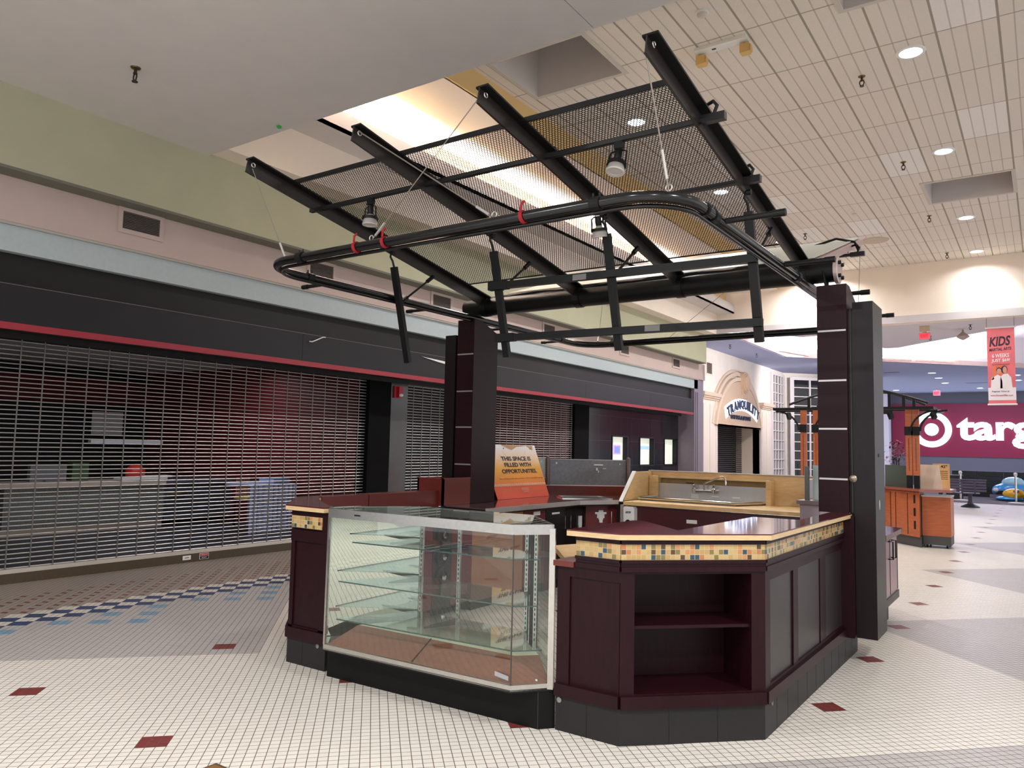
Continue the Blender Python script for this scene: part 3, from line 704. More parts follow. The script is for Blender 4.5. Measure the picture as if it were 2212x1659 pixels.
for (x0, x1, y), lb in zip(((-5.4, -4.83, 34.8), (-2.9, -1.2, 41.1)), ('short dark slot diffuser at left of the blue ceiling', 'long dark slot diffuser left of the banner on the blue ceiling')):
    t = thing('slot_diffuser', (x0, y, 4.97), lb, 'air diffuser')
    part('slot', MB().box(x0, x1, y-.05, y+.05, 4.955, 4.969), mat('slot_dark', (66, 56, 80), .6), t)
    part('rim', MB().box(x0-.05, x1+.05, y-.09, y-.05, 4.96, 4.969), mat('slot_rim', (170, 172, 200), .6), t)
for p, q, lb in (((-7.5, 26.4), (-7.0, 28.3), 'cove light fixture on the left ledge of the octagonal cove'), ((-4.95, 30.35), (-4.05, 31.25), 'left cove light fixture on the long diagonal ledge'), ((-3.95, 31.35), (-2.8, 32.5), 'right cove light fixture on the long diagonal ledge')):
    t = thing('cove_fixture', (*p, 4.98), lb, 'light fixture', 'fixtures on the cove ledge')
    part('channel', MB().slab(p, q, 4.985, 5.05, .12, .24), mat('fixture_pink', (226, 196, 186), .5), t)
    part('tube_lamp', MB().slab(p, q, 5.06, 5.10, .13, .17), mat('tube_glow', (255, 245, 255), .5, emit=(255, 240, 255), estr=9), t)
t = thing('banner', (-.82, 22.0, 4.75), 'pink hanging martial arts banner with white lettering', 'banner')
bx0, bx1, bz0, bz1, by = -1.10, -.53, 2.84, 4.70, 22.0
def bp(u, v, d=0): return (bx0+(bx1-bx0)*u, by-d, bz1-(bz1-bz0)*v)
def bpoly(mb, pts, d=.004): return mb.ext([bp(u, v, .003) for u, v in pts], (0, -d, 0))
PINK = mat('banner_pink', (222, 112, 120), .7, noise=.12, nscale=3); BWHITE = mat('banner_white', (236, 226, 230), .7); BDARK = mat('banner_ink', (50, 36, 50), .7)
part('fabric', MB().box(bx0, bx1, by-.003, by+.003, bz0, bz1), PINK, t)
part('top_rod', MB().tube([(bx0-.03, by, bz1+.02), (bx1+.03, by, bz1+.02)], .022, 8), mat('rod_white', (226, 222, 226), .4), t)
part('bottom_rod', MB().tube([(bx0-.02, by, bz0), (bx1+.02, by, bz0)], .02, 8), mat('rod_white', (226, 222, 226), .4), t)
part('orange_print', bpoly(MB(), [(.16, .50), (.62, .48), (.7, .74), (.2, .74)], .0005), mat('banner_orange', (226, 120, 92), .7), t)
ex, ey = (1, 0, 0), (0, 0, 1)
part('black_lettering', MB().text('KIDS', bp(.45, .235, .004), (1, 0, .06), (.12, 0, 1), .24, .42, .002, .03, 'CENTER').text('MARTIAL ARTS', bp(.47, .295, .004), (1, 0, .06), (.1, 0, 1), .075, .45, .002, .02, 'CENTER'), BDARK, t)
part('white_lettering', MB().text('6 WEEKS', bp(.48, .385, .004), (1, 0, .03), ey, .095, .35, .002, .02, 'CENTER').text('JUST $69!', bp(.48, .452, .004), (1, 0, .03), ey, .095, .38, .002, .02, 'CENTER'), BWHITE, t)
part('small_lettering', MB().text('PLUS A FREE UNIFORM', bp(.48, .485, .004), ex, ey, .03, .36, .002, 0, 'CENTER').text('CALL NOW', bp(.48, .515, .004), ex, ey, .026, .2, .002, 0, 'CENTER'), mat('banner_rust', (150, 62, 66), .7), t)
part('white_band', bpoly(MB(), [(0, .78), (1, .78), (1, .945), (0, .945)], .002), BWHITE, t)
part('web_lettering', MB().text('Register Now at', bp(.45, .845, .006), ex, ey, .05, .36, .002, .01, 'CENTER'), mat('banner_slate', (86, 80, 110), .7), t)
part('web_address', MB().text('www.KarateOffer.com', bp(.48, .893, .006), ex, ey, .042, .46, .002, .01, 'CENTER'), mat('banner_crimson', (178, 50, 80), .7), t)
fig = MB()
bpoly(fig, [(.10, .79), (.12, .68), (.24, .63), (.36, .61), (.47, .635), (.52, .70), (.52, .79)])
bpoly(fig, [(.44, .79), (.46, .64), (.56, .605), (.72, .60), (.84, .65), (.88, .79)])
part('printed_uniforms', fig, BWHITE, t, label='two printed people in white jackets')
def ell(mb, cu, cv, ru, rv, d): return mb.ext([bp(cu+ru*math.cos(a), cv+rv*math.sin(a), d) for a in [2*math.pi*k/18 for k in range(18)]], (0, -.001, 0))
hr = MB(); ell(hr, .41, .553, .105, .036, .004); ell(hr, .60, .545, .115, .052, .004)
part('printed_hair', hr, BDARK, t)
fc = MB(); ell(fc, .41, .565, .085, .036, .006); ell(fc, .62, .552, .075, .045, .006); ell(fc, .17, .655, .06, .022, .006)
part('printed_faces', fc, mat('print_skin', (206, 150, 128), .7), t)
for s in (bx0, bx1):
    part('cord', MB().tube([(s, by, bz1+.02), (s, by, 4.97)], .004, 5), BDARK, t)

# =================================================================== ARCHED SHOP ENTRANCE
t = thing('arched_sign', (-9.0, 27.35, 2.5), 'tan arched shop sign with backlit dark letters above a closed grille', 'sign')
TANP = mat('tan_sign_board', (212, 186, 160), .7); RIM = mat('tan_moulding', (222, 202, 182), .75)
yc, zc0, RA = 27.35, 2.2, 2.25
arc = lambda r, n=26, a0=12, a1=168: [(yc-r*1.08*math.cos(math.radians(a0+(a1-a0)*k/n)), zc0+r*.92*math.sin(math.radians(a0+(a1-a0)*k/n))-.2) for k in range(n+1)]
brd = [(-9.1, 29.82, 2.48), (-9.1, 24.95, 2.48)]+[(-9.1, y, z) for y, z in arc(RA)]
part('board', MB().ext(brd, (.14, 0, 0)), TANP, t)
mo = MB()
for r0, r1, d in ((RA+.02, RA+.16, .16), (RA+.22, RA+.36, .10), (RA+.42, RA+.48, .06)):
    A, B = arc(r0), arc(r1)
    for (ya, za), (yb, zb), (yd, zd), (ye, ze) in zip(A, A[1:], B[1:], B): mo.ext([(-9.1, ya, za), (-9.1, yb, zb), (-9.1, yd, zd), (-9.1, ye, ze)], (d, 0, 0))
part('arch_moulding', mo, RIM, t)
med = MB(); el_ = lambda s_, x0, dx: med.ext([(x0, 27.75+.42*s_*math.cos(a), 4.06+.40*s_*math.sin(a)) for a in [2*math.pi*k/26 for k in range(26)]], (dx, 0, 0))
el_(1, -9.1, .22); el_(.84, -8.9, .05); el_(.68, -8.86, .05); med.box(-9.1, -8.9, 27.42, 28.02, 3.5, 3.8)
part('medallion', med, mat('tan_medallion', (208, 178, 150), .7), t)
LET = mat('navy_letters', (28, 32, 58), .4); HALO = mat('halo_light', (236, 240, 255), .5, emit=(225, 235, 255), estr=3.2)
word = 'TRANQUILITY'; lm, hm = MB(), MB()
wd = [.34, .36, .36, .36, .38, .36, .18, .32, .18, .34, .34]; tot = sum(wd); cum = 0; Rr = 4.4
for ch, w_ in zip(word, wd):
    a = ((cum+w_/2)-tot/2)/Rr; cum += w_
    y = 27.5+Rr*math.sin(a); z = 3.08-Rr*(1-math.cos(a)); ca, sa = math.cos(a), math.sin(a)
    o = (-8.91, y-.5*w_*.84*ca, z+.5*w_*.84*sa)
    lm.text(ch, o, (0, ca, -sa), (0, sa, ca), .33, w_*.84, .04, .03)
    oh = (-8.955, y-.56*w_*ca-.03*sa, z+.56*w_*sa-.04)
    hm.ext([Vector(oh), Vector(oh)+Vector((0, ca, -sa))*w_*1.12, Vector(oh)+Vector((0, ca, -sa))*w_*1.12+Vector((0, sa, ca))*.41, Vector(oh)+Vector((0, sa, ca))*.41], (.004, 0, 0))
part('arched_lettering', lm, LET, t, label='arched dark letters reading TRANQUILITY')
part('letter_backlight', hm, HALO, t)
part('small_lettering', MB().text('DAY SPA & SALON', (-8.955, 26.25, 2.70), (0, 1, 0), (0, 0, 1), .15, 2.15, .03, .04), LET, t)
grille(25.15, 29.8, -9.74, .0, 2.5, 'closed dark slatted shutter under the arched sign', step=.075, links=3, thick=.02)
MATS_dark = mat('dark_shutter', (48, 40, 42), .5)
g_ = [o for o in bpy.data.objects if o.name.startswith('security_grille')][-1]
for c in g_.children:
    if c.name.startswith(('rod_curtain', 'link')): c.data.materials[0] = MATS_dark
struct('wall_back', MB().box(-10.3, -9.95, 25.1, 29.8, 0, 2.5), STOREBLK)

# =================================================================== FAR HALL
t = thing('bullseye_sign', (-4.97, 46.7, 2.98), 'glowing white bullseye emblem and lettering on the dark red far wall', 'sign')
SIGNW = mat('sign_white_light', (225, 250, 250), .5, emit=(205, 240, 242), estr=1.5); SIGNR = mat('sign_red', (140, 22, 62), .5)
bx, bz = -4.97, 2.98
def annulus(mb, r0, r1, y, d, n=48):
    for k in range(n):
        a, b = 2*math.pi*k/n, 2*math.pi*(k+1)/n
        mb.ext([(bx+r0*math.cos(a), y, bz+r0*math.sin(a)), (bx+r1*math.cos(a), y, bz+r1*math.sin(a)), (bx+r1*math.cos(b), y, bz+r1*math.sin(b)), (bx+r0*math.cos(b), y, bz+r0*math.sin(b))], (0, -d, 0))
ring = MB(); annulus(ring, .64, .95, 46.72, .08); part('outer_ring', ring, SIGNW, t)
part('centre_dot', MB().lathe([(.33, 0), (.33, -.08)], (bx, 46.72, bz), (0, 1, 0), 40), SIGNW, t)
tx = MB().text('target', (-3.80, 46.72, 2.02), (1, 0, 0), (0, 0, 1), 1.60, 5.2, .08, .035)
part('lettering', tx, SIGNW, t)
# padded seating
DG = mat('dark_green_vinyl', (34, 42, 44), .35, noise=.1, nscale=6)
def sofa(name, x0, x1, y0, y1, zt, label, segs=4):
    t = thing(name, ((x0+x1)/2, y0, 0), label, 'sofa'); mb = MB(); se = MB()
    for k in range(segs):
        a, b = x0+(x1-x0)*k/segs, x0+(x1-x0)*(k+1)/segs
        for z0, z1, d in ((.42, .60, 0), (.60, .80, .03), (.80, zt, .06)):
            mb.prism([(a+.01, y0+d), (b-.01, y0+d), (b-.01, y1), (a+.01, y1)], z0+.006, z1)
    part('back_cushions', mb, DG, t)
    for k in range(segs):
        a, b = x0+(x1-x0)*k/segs, x0+(x1-x0)*(k+1)/segs; se.box(a+.01, b-.01, y0-.5, y0+.02, .30, .44)
    part('seat', se, DG, t)
    part('base', MB().box(x0, x1, y0-.46, y1, .012, .30), mat('sofa_base', (26, 30, 32), .5), t)
    return t
sofa('padded_bench', -3.15, .4, 36.0, 36.4, 1.0, 'long dark green padded bench along the far play area', 4)
solo('padded_block', MB().box(-3.05, -2.55, 32.6, 33.3, .012, .80).box(-3.07, -2.53, 32.58, 33.32, .80, .88), DG, 'dark green padded end block behind the slatted bench', 'sofa')
solo('padded_block', MB().box(-.50, .2, 32.3, 32.75, .012, .80).box(-.52, .22, 32.28, 32.77, .80, .90), DG, 'dark green padded block at the right edge of the picture', 'sofa')
def stanchion(x, y, label):
    t = thing('barrier_post', (x, y, 0), label, 'post', 'silver posts at the play area')
    part('pole', MB().tube([(x, y, .03), (x, y, .96)], .035, 12), CHROME, t, True)
    part('ball_cap', MB().ball((x, y, 1.0), .06, .06, .06, 12).lathe([(.05, .93), (.05, .96)], (x, y, 0), n=12), mat('cap_white', (226, 222, 226), .4), t, True)
    part('base_plate', MB().lathe([(.24, 0.012), (.24, .03), (.06, .05)], (x, y, 0), n=20), mat('cap_white', (226, 222, 226), .4), t, True)
stanchion(-.86, 31.7, 'silver post in front of the blue toy car'); stanchion(-2.52, 31.9, 'silver post behind the slatted bench')
t = thing('toy_car', (-1.1, 33.9, 0), 'bright blue rounded toy car in the play area', 'toy car')
BLUE = mat('toy_blue', (40, 140, 214), .2, coat=.5)
cb = MB().ball((-1.05, 34.0, .40), .58, .50, .26, 20).ball((-1.40, 33.9, .34), .28, .40, .24, 18)
part('body', cb, BLUE, t, True)
part('cabin', MB().ball((-1.0, 34.0, .62), .38, .40, .24, 18), mat('toy_sky', (150, 200, 226), .15), t, True)
part('headlight', MB().ball((-1.52, 33.56, .37), .09, .07, .09, 12), WHITEP, t, True)
part('bumper', MB().box(-1.72, -1.30, 33.46, 33.62, .10, .20), mat('toy_grey', (120, 110, 130), .3), t)
for x in (-1.35, -.75): part('wheel', MB().lathe([(.17, -.06), (.17, .06)], (x, 33.56, .185), (0, 1, 0), 18), BLACKP, t)
t = thing('toy_creature', (-.95, 32.7, 0), 'yellow rounded play figure with an eye on a blue base, by the toy car', 'toy')
part('base', MB().ball((-1.1, 33.0, .10), .44, .36, .10, 16), BLUE, t, True)
part('head', MB().ball((-.95, 32.95, .27), .36, .28, .20, 18), mat('toy_yellow', (222, 170, 30), .25, coat=.4), t, True)
part('eye', MB().ball((-.88, 32.70, .38), .09, .05, .06, 12), mat('toy_red_eye', (150, 40, 30), .3), t, True)
part('eyeball', MB().ball((-.88, 32.67, .40), .06, .04, .04, 12), WHITEP, t, True)
# slatted metal bench
t = thing('slatted_bench', (-2.0, 27.8, 0), 'purple-grey slatted metal bench on the shiny floor', 'bench')
BN = mat('bench_purple_grey', (92, 84, 108), .35, .3)
sl = MB()
for k in range(4):
    z = .50+.088*k; yy = 27.62-.05*k
    for a, b in ((-2.85, -2.52), (-2.49, -2.16), (-2.13, -1.82), (-1.79, -1.50)): sl.box(a, b, yy-.012, yy+.012, z, z+.06)
part('back_slats', sl, BN, t)
bs = MB()
for x in (-2.505, -2.145, -1.805): bs.bar((x, 27.66, .42), (x, 27.42, .86), .05, .03)
part('back_supports', bs, BN, t)
part('top_rail', MB().box(-2.86, -1.48, 27.40, 27.47, .845, .875), BN, t)
ss = MB()
for k in range(5): ss.box(-2.85, -1.70, 27.66+.09*k, 27.73+.09*k, .42, .45)
part('seat_slats', ss, BN, t)
for x in (-1.95, -2.75):
    part('leg', MB().prism([(x-.05, 27.75), (x+.05, 27.75), (x+.05, 27.95), (x-.05, 27.95)], .05, .42).lathe([(.26, .0), (.26, .03), (.08, .12), (.06, .2)], (x, 27.85, 0), n=18), mat('bench_iron', (64, 60, 70), .4, .4), t, True)

# =================================================================== SECOND KIOSK (cherry wood)
CH = mat('cherry_wood', (172, 92, 54), .35, noise=.14, nscale=4, stretch=(1.5, 1.5, 12)); CHD = mat('dark_seam', (60, 30, 20), .6)
DGREY = mat('dark_grey_plinth', (70, 66, 66), .5)
t = thing('wooden_counter', (-2.0, 15.2, 0), 'cherry wood corner counter with post canopy behind the right kiosk tower', 'counter')
PA = [(-2.75, 15.83), (-1.79, 14.83), (-1.79, 15.45), (-2.3, 16.1)]
part('cabinet', MB().prism(PA, .17, .93), CH, t)
part('plinth', MB().prism([(x+.02, y+.02) for x, y in PA], 0, .17), DGREY, t)
seam = MB(); p, q = Vector((-2.75, 15.83, 0)), Vector((-1.79, 14.83, 0))
for f0 in (.30, .45, .55, .78): seam.slab(p.lerp(q, f0), p.lerp(q, f0+.008), .2, .9, 0, .006)
part('door_seams', seam, CHD, t)
slot = MB()
for z in (.30, .52, .74): slot.slab(p.lerp(q, .90), p.lerp(q, .93), z, z+.14, 0, .006)
part('slots', slot, BLACKP, t)
part('worktop', MB().prism([(-2.85, 15.85), (-1.77, 14.70), (-1.30, 14.88), (-1.30, 15.60), (-2.3, 16.25)], .945, .99), mat('cherry_top', (150, 84, 66), .15, coat=.5), t)
t2 = thing('wooden_cabinet', (-1.55, 15.2, 0), 'free cherry wood cabinet on casters at the right of the wooden kiosk', 'cabinet')
part('body', MB().box(-1.765, -1.335, 14.97, 15.5, .20, .86), CH, t2)
part('plinth', MB().box(-1.76, -1.34, 14.975, 15.5, .05, .20), DGREY, t2)
part('top_edge', MB().box(-1.775, -1.325, 14.96, 15.5, .86, .885), mat('pale_edge', (200, 190, 190), .3), t2)
for x in (-1.70, -1.40):
    for y in (15.02, 15.45): part('caster', MB().lathe([(.028, -.015), (.028, .015)], (x, y, .028), (1, 0, 0), 12), BLACKP, t2)
def post_pair(xs, y, z0, z1, label):
    t = thing('canopy_posts', (xs[0], y, 0), label, 'posts', 'paired cherry posts of the wooden kiosk')
    for x in xs:
        pt = part('post', MB().box(x, x+.10, y, y+.10, z0+.22, z1), CH, t)
        part('groove', MB().box(x+.046, x+.054, y-.003, y, z0+.3, z1-.5), CHD, pt)
        part('foot', MB().box(x+.005, x+.095, y+.005, y+.095, z0, z0+.22), BLACKP, t)
        part('clamp', MB().box(x-.015, x+.115, y-.02, y+.12, z1-.45, z1-.30), BLACKP, t)
    return t
post_pair((-2.01, -1.90), 15.05, .99, 2.36, 'pair of cherry posts on the wooden counter in front of the bullseye sign')
post_pair((-3.83, -3.60), 15.2, .0, 2.40, 'pair of cherry posts left of the right kiosk tower')
t = thing('arched_canopy', (-2.9, 15.2, 2.4), 'dark metal arched canopy frame of the wooden kiosk', 'canopy')
fr = MB()
for y, dz in ((15.0, 0), (15.6, 0)):
    fr.box(-4.28, -1.56, y-.03, y+.03, 2.36, 2.41)
fr.box(-4.28, -4.22, 15.0, 15.6, 2.36, 2.41).box(-1.62, -1.56, 15.0, 15.6, 2.36, 2.41)
part('ring_beam', fr, BLACK, t)
ar = MB()
for y, x0, x1 in ((15.0, -3.98, -1.64), (15.6, -3.62, -1.75)):
    pts = [(x0+(x1-x0)*k/24, y, 2.47+.27*math.sin(math.pi*k/24)) for k in range(25)]
    part('arched_bar', MB().tube(pts, .022, 8), BLACK, t, True)
up = MB()
for x in (-3.62, -3.2, -2.25, -2.02, -1.86):
    k = (x+3.98)/2.34; up.box(x-.025, x+.025, 14.985, 15.015, 2.40, 2.47+.27*math.sin(math.pi*k))
part('uprights', up, BLACK, t)
br = MB()
for cx, s in ((-1.95, 1), (-1.80, 1), (-3.78, -1), (-3.55, 1)):
    br.tube([(cx+s*(.03+.42*(1-math.cos(a))), 15.0, 1.98+.36*math.sin(a)) for a in [math.pi/2*k/8 for k in range(9)]], .018, 7)
part('curved_braces', br, BLACK, t)
part('acrylic_edge', MB().prism([(-1.56, 15.0), (-1.42, 15.25), (-1.56, 15.5)], 2.30, 2.36), GLASS, t)
lp = MB()
for x in (-2.25, -1.58, -4.0): lp.bar((x, 15.0, 2.30), (x+.04, 14.95, 2.20), .07, .07); 
lp.box(-2.7, -2.2, 14.98, 15.02, 2.28, 2.33)
part('spot_heads', lp, BLACKP, t)
# things standing on that counter
solo('green_board', MB().ext([(-2.42, 15.5, .99), (-1.98, 15.35, .99), (-1.98, 15.37, 1.37), (-2.42, 15.52, 1.38)], (0, .02, 0)), mat('board_green', (66, 76, 68), .5), 'dark green board standing behind the cherry posts', 'board')
solo('beige_board', MB().ext([(-1.83, 15.30, .99), (-1.48, 15.30, .99), (-1.54, 15.42, 1.40), (-1.83, 15.42, 1.40)], (0, .02, 0)), mat('board_beige', (206, 184, 164), .6), 'beige board leaning on the wooden counter right of the cherry posts', 'board')
t = thing('size_poster', (-1.55, 16.0, .99), 'orange-beige poster marked 42 inches behind the beige board', 'poster')
part('board', MB().box(-1.70, -1.43, 16.0, 16.015, .97, 1.42), mat('poster_orange', (226, 178, 118), .6), t)
part('number', MB().text('42"', (-1.47, 15.998, 1.345), (1, 0, 0), (0, 0, 1), .05, .10, .002, .02, 'RIGHT'), BLACKP, t)
pl2 = MB()
for k in range(5): pl2.box(-1.60, -1.46, 15.997, 16, 1.28-.035*k, 1.29-.035*k)
part('small_lines', pl2, mat('poster_brown', (120, 80, 50), .6), t)
part('green_print', MB().lathe([(.045, 0), (.045, -.003)], (-1.66, 16.0, 1.24), (0, 1, 0), 20), mat('poster_green', (120, 160, 110), .6), t)
t = thing('potted_tree', (-2.32, 15.85, .99), 'artificial burgundy-leaved plant on the wooden counter beside the right tower', 'plant')
part('pot', MB().lathe([(.06, .99), (.08, 1.12), (.085, 1.13), (.07, 1.13)], (-2.32, 15.85, 0), n=18), mat('pink_pot', (206, 170, 160), .5), t, True)
st = MB()
for k in range(3): st.tube([(-2.32+.012*k, 15.85, 1.1), (-2.30+.03*k, 15.85, 1.30), (-2.33+.05*k, 15.84, 1.52)], .010, 6)
part('stem', st, mat('stem_dark', (40, 24, 26), .6), t)
lf = MB()
for k in range(210):
    th, ph, rr = R.uniform(0, 6.28), R.uniform(-1.2, 1.4), R.uniform(.06, .26)
    c = Vector((-2.28+rr*math.cos(th)*math.cos(ph)*.9, 15.85+rr*math.sin(th)*math.cos(ph)*.7, 1.58+.26*math.sin(ph)*rr/.22))
    d = Vector((R.uniform(-1, 1), R.uniform(-1, 1), R.uniform(-.9, .3))).normalized(); s_ = d.cross(Vector((0, 0, 1))).normalized()
    L_, w_ = R.uniform(.06, .10), R.uniform(.012, .02)
    lf.add([c, c+d*L_*.5+s_*w_, c+d*L_, c+d*L_*.5-s_*w_], [(0, 1, 2, 3)], R.choice((0, 0, 1)))
part('foliage', lf, [mat('leaf_burgundy', (84, 40, 58), .5), mat('leaf_mauve', (150, 116, 128), .5)], t)
# square outlet cover in the floor at the bottom edge
t = thing('floor_outlet_cover', (-3.24, 2.28, 0), 'square brass floor cover just showing at the bottom edge', 'floor cover')
part('rim', MB().box(-3.316, -3.18, 2.22, 2.356, .0, .006), mat('cover_rim', (70, 52, 40), .5), t)
part('plate', MB().box(-3.30, -3.195, 2.235, 2.34, .006, .009), mat('cover_brass', (140, 100, 56), .4, .4), t)

# =================================================================== KIOSK COUNTERS
def band_uv(name, runs, z0, z1, parent, off=.004):
    me = bpy.data.meshes.new(name); vs, fs, uvs = [], [], []; u = 0
    for p, q in runs:
        p, q = Vector((*p, 0)), Vector((*q, 0)); d = (q-p); L_ = d.length; d.normalize(); n = Vector((d.y, -d.x, 0)); k = len(vs)
        a, b = p+n*off, q+n*off; c, e = p-n*.02, q-n*.02
        vs += [(a.x, a.y, z0), (b.x, b.y, z0), (b.x, b.y, z1), (a.x, a.y, z1), (c.x, c.y, z0), (e.x, e.y, z0), (e.x, e.y, z1), (c.x, c.y, z1)]
        for f, uv in (((0, 1, 2, 3), [(u, 0), (u+L_, 0), (u+L_, z1-z0), (u, z1-z0)]), ((1, 5, 6, 2), [(u, 0), (u+.02, 0), (u+.02, z1-z0), (u, z1-z0)]), ((4, 0, 3, 7), [(u, 0), (u+.02, 0), (u+.02, z1-z0), (u, z1-z0)]), ((5, 4, 7, 6), [(u, 0)]*4), ((3, 2, 6, 7), [(u, 0)]*4), ((4, 5, 1, 0), [(u, 0)]*4)):
            fs.append([k+i for i in f]); uvs += uv
        u += round(L_/.0277)*.0277
    me.from_pydata(vs, [], fs); me.materials.append(MOSAIC); ul = me.uv_layers.new(name='UVMap')
    for l, uv in zip(ul.data, uvs): l.uv = uv
    o = bpy.data.objects.new(name, me); COL.objects.link(o); o.parent = parent; o.matrix_parent_inverse = Matrix.Translation(parent.location).inverted()
    return o
def ringlock(parent, c, n):
    c, n = Vector(c), Vector(n)
    part('cam_lock', MB().lathe([(.015, 0), (.015, .004), (.011, .004), (.011, .001)], c, n, 18), mat('lock_grey', (150, 146, 142), .35, .6), parent)
P1, P2, P3, P4 = (-2.27, 3.76), (-1.877, 3.757), (-1.29, 4.338), (-1.268, 6.72)
RUN = [(P1, P2), (P2, P3), (P3, P4)]
t = thing('corner_counter', (-1.8, 4.3, 0), 'dark mahogany corner counter with open shelves and mosaic band, front right', 'counter')
kk = part('kick_plate', MB().prism([P1, P2, P3, P4, (-1.55, 6.72), (-1.55, 4.6), (-1.95, 4.15), (-2.27, 4.15)], 0, .19), KICK, t)
for (p, q), ns in zip(RUN, (2, 3, 11)):
    p3, q3 = Vector((*p, 0)), Vector((*q, 0)); d = (q3-p3).normalized()
    for k in range(1, ns): c = p3.lerp(q3, k/ns); part('kick_joint', MB().slab(c-d*.0015, c+d*.0015, .0, .19, 0, .0008), BLACKP, kk)
ringlock(kk, (-2.245, 3.7585, .165), (0, -1, 0)); ringlock(kk, (-1.2888, 4.46, .165), (1, 0, 0))
rl = MB()
for p, q in RUN: rl.slab(p, q, .19, .256, -.03, .022)
part('base_rail', rl, MAHOG, t)
part('side_panel', MB().slab(P3, (-1.275, 6.6), .256, .90, -.03, -.012), mat('mahogany_gloss_sheen', (38, 30, 30), .36, spec=.6, noise=.1, nscale=5, stretch=(14, 14, 1.2)), t)  # greyer copy of the mahogany, reflected sheen put into its colour
bd = MB().slab(P1, P2, .256, .90, -.03, -.012)
bd.slab(P1, (-2.19, 3.76), .256, .87, -.012, 0).slab((-2.27, 3.76), P2, .84, .90, -.012, 0)
part('body_panel', bd, MAHOG, t)
c2 = lambda f: (P2[0]+(P3[0]-P2[0])*f, P2[1]+(P3[1]-P2[1])*f)
part('stile', MB().slab(c2(0), c2(.095), .256, .90, -.03, 0), MAHOG, t)
part('stile', MB().slab(c2(.905), c2(1), .256, .90, -.03, 0), MAHOG, t)
nb = MB().slab(c2(.095), c2(.905), .256, .90, -.36, -.34).slab(c2(.08), c2(.095), .256, .90, -.36, -.03).slab(c2(.905), c2(.92), .256, .90, -.36, -.03)
nb.slab(c2(.095), c2(.905), .25, .262, -.36, 0).slab(c2(.095), c2(.905), .886, .90, -.36, 0)
part('shelf_niche', nb, MAHOG, t)
part('shelf', MB().slab(c2(.095), c2(.905), .595, .612, -.34, -.02), MAHOG, t)
sr = MB()
for y0, y1 in ((4.338, 4.43), (4.91, 5.02), (5.59, 5.75), (6.42, 6.6)): sr.slab((-1.287, y0), (-1.287, y1), .256, .90, -.014, .0)
sr.slab((-1.287, 4.338), (-1.28, 6.6), .84, .90, -.014, .0).slab((-1.287, 4.338), (-1.28, 6.6), .256, .275, -.014, .0)
part('side_frame', sr, MAHOG, t)
part('end_panel', MB().box(-1.30, -1.197, 6.255, 6.30, .19, 1.09), MAHOG, t)
ml = MB(); L1 = (-2.15, 3.76)
for p, q in ((L1, P2), (P2, P3), (P3, (-1.275, 6.3))):
    ml.slab(p, q, .90, .925, -.03, .016).slab(p, q, .925, .945, -.03, .008).slab(p, q, .945, .962, -.03, .018).slab(p, q, 1.045, 1.072, -.03, .012)
part('moulding', ml, MAHOG, t)
part('neck_core', MB().prism([(-2.13, 3.78), (-1.885, 3.78), (-1.31, 4.35), (-1.30, 6.3), (-1.36, 6.3), (-1.42, 4.4), (-1.93, 3.95), (-2.13, 3.95)], .90, 1.072), MAHOGD, t)
band_uv('mosaic_band', [(L1, P2), (P2, P3), (P3, (-1.275, 6.28))], .962, 1.045, t, .006)
CT = [(-2.18, 3.70), (-1.862, 3.715), (-1.246, 4.322), (-1.216, 6.30), (-1.37, 6.30), (-1.37, 5.385), (-1.675, 5.377), (-1.704, 4.115), (-2.109, 4.524), (-2.155, 4.474)]
part('countertop', MB().prism(CT, 1.098, 1.105), MAROON, t)
part('maple_edge_band', MB().prism(CT, 1.071, 1.098), MAPLE, t)
part('lower_ledge', MB().prism([(-2.285, 3.735), (-2.155, 3.735), (-2.14, 4.1), (-2.25, 4.1)], .895, .925), REDWOOD, t)
part('ply_core', MB().prism([(-2.28, 3.9), (-2.16, 3.9), (-2.1, 4.5), (-2.6, 4.9), (-2.75, 4.5)], .86, .893), PLYWOOD, t)

t = thing('end_counter', (-4.3, 3.9, 0), 'narrow mahogany end counter with mosaic band left of the glass case', 'counter')
Q0, Q1, Q2, Q3 = (-5.05, 4.27), (-4.465, 3.70), (-4.07, 3.70), (-5.05, 4.9)
kk = part('kick_plate', MB().prism([Q3, Q0, Q1, Q2, (-4.07, 3.75), (-4.5, 4.3), (-4.8, 4.5), (-4.8, 4.9)], 0, .175), KICK, t)
part('kick_joint', MB().slab((-4.302, 3.70), (-4.299, 3.70), 0, .175, 0, .0008), BLACKP, kk)
ringlock(kk, (-4.145, 3.6995, .158), (0, -1, 0))
part('base_rail', MB().slab(Q1, (-4.075, 3.70), .175, .25, -.03, .018).slab(Q0, Q1, .175, .25, -.03, .018), MAHOG, t)
bd = MB().slab(Q1, (-4.075, 3.70), .25, 1.072, -.03, -.012).slab(Q0, Q1, .25, 1.072, -.03, 0).slab(Q3, Q0, .25, 1.072, -.03, 0)
part('body_panel', bd, MAHOG, t)
part('panel_frame', MB().slab(Q1, (-4.425, 3.70), .25, .93, -.012, 0).slab((-4.15, 3.70), (-4.075, 3.70), .25, 1.072, -.012, 0).slab(Q1, (-4.075, 3.7), .85, .93, -.012, .004).slab(Q1, (-4.075, 3.7), .25, .262, -.012, 0).slab(Q1, (-4.075, 3.7), 1.03, 1.072, -.012, .006), MAHOG, t)
band_uv('mosaic_band', [((-4.465, 3.70), (-4.145, 3.70))], .945, 1.028, t, .006)
CT2 = [(-4.49, 3.655), (-4.09, 3.655), (-4.08, 3.74), (-4.34, 3.90), (-4.77, 4.20), (-4.93, 4.36), (-4.93, 4.90), (-5.08, 4.90), (-5.08, 4.25)]
part('countertop', MB().prism(CT2, 1.096, 1.103), MAROON, t)
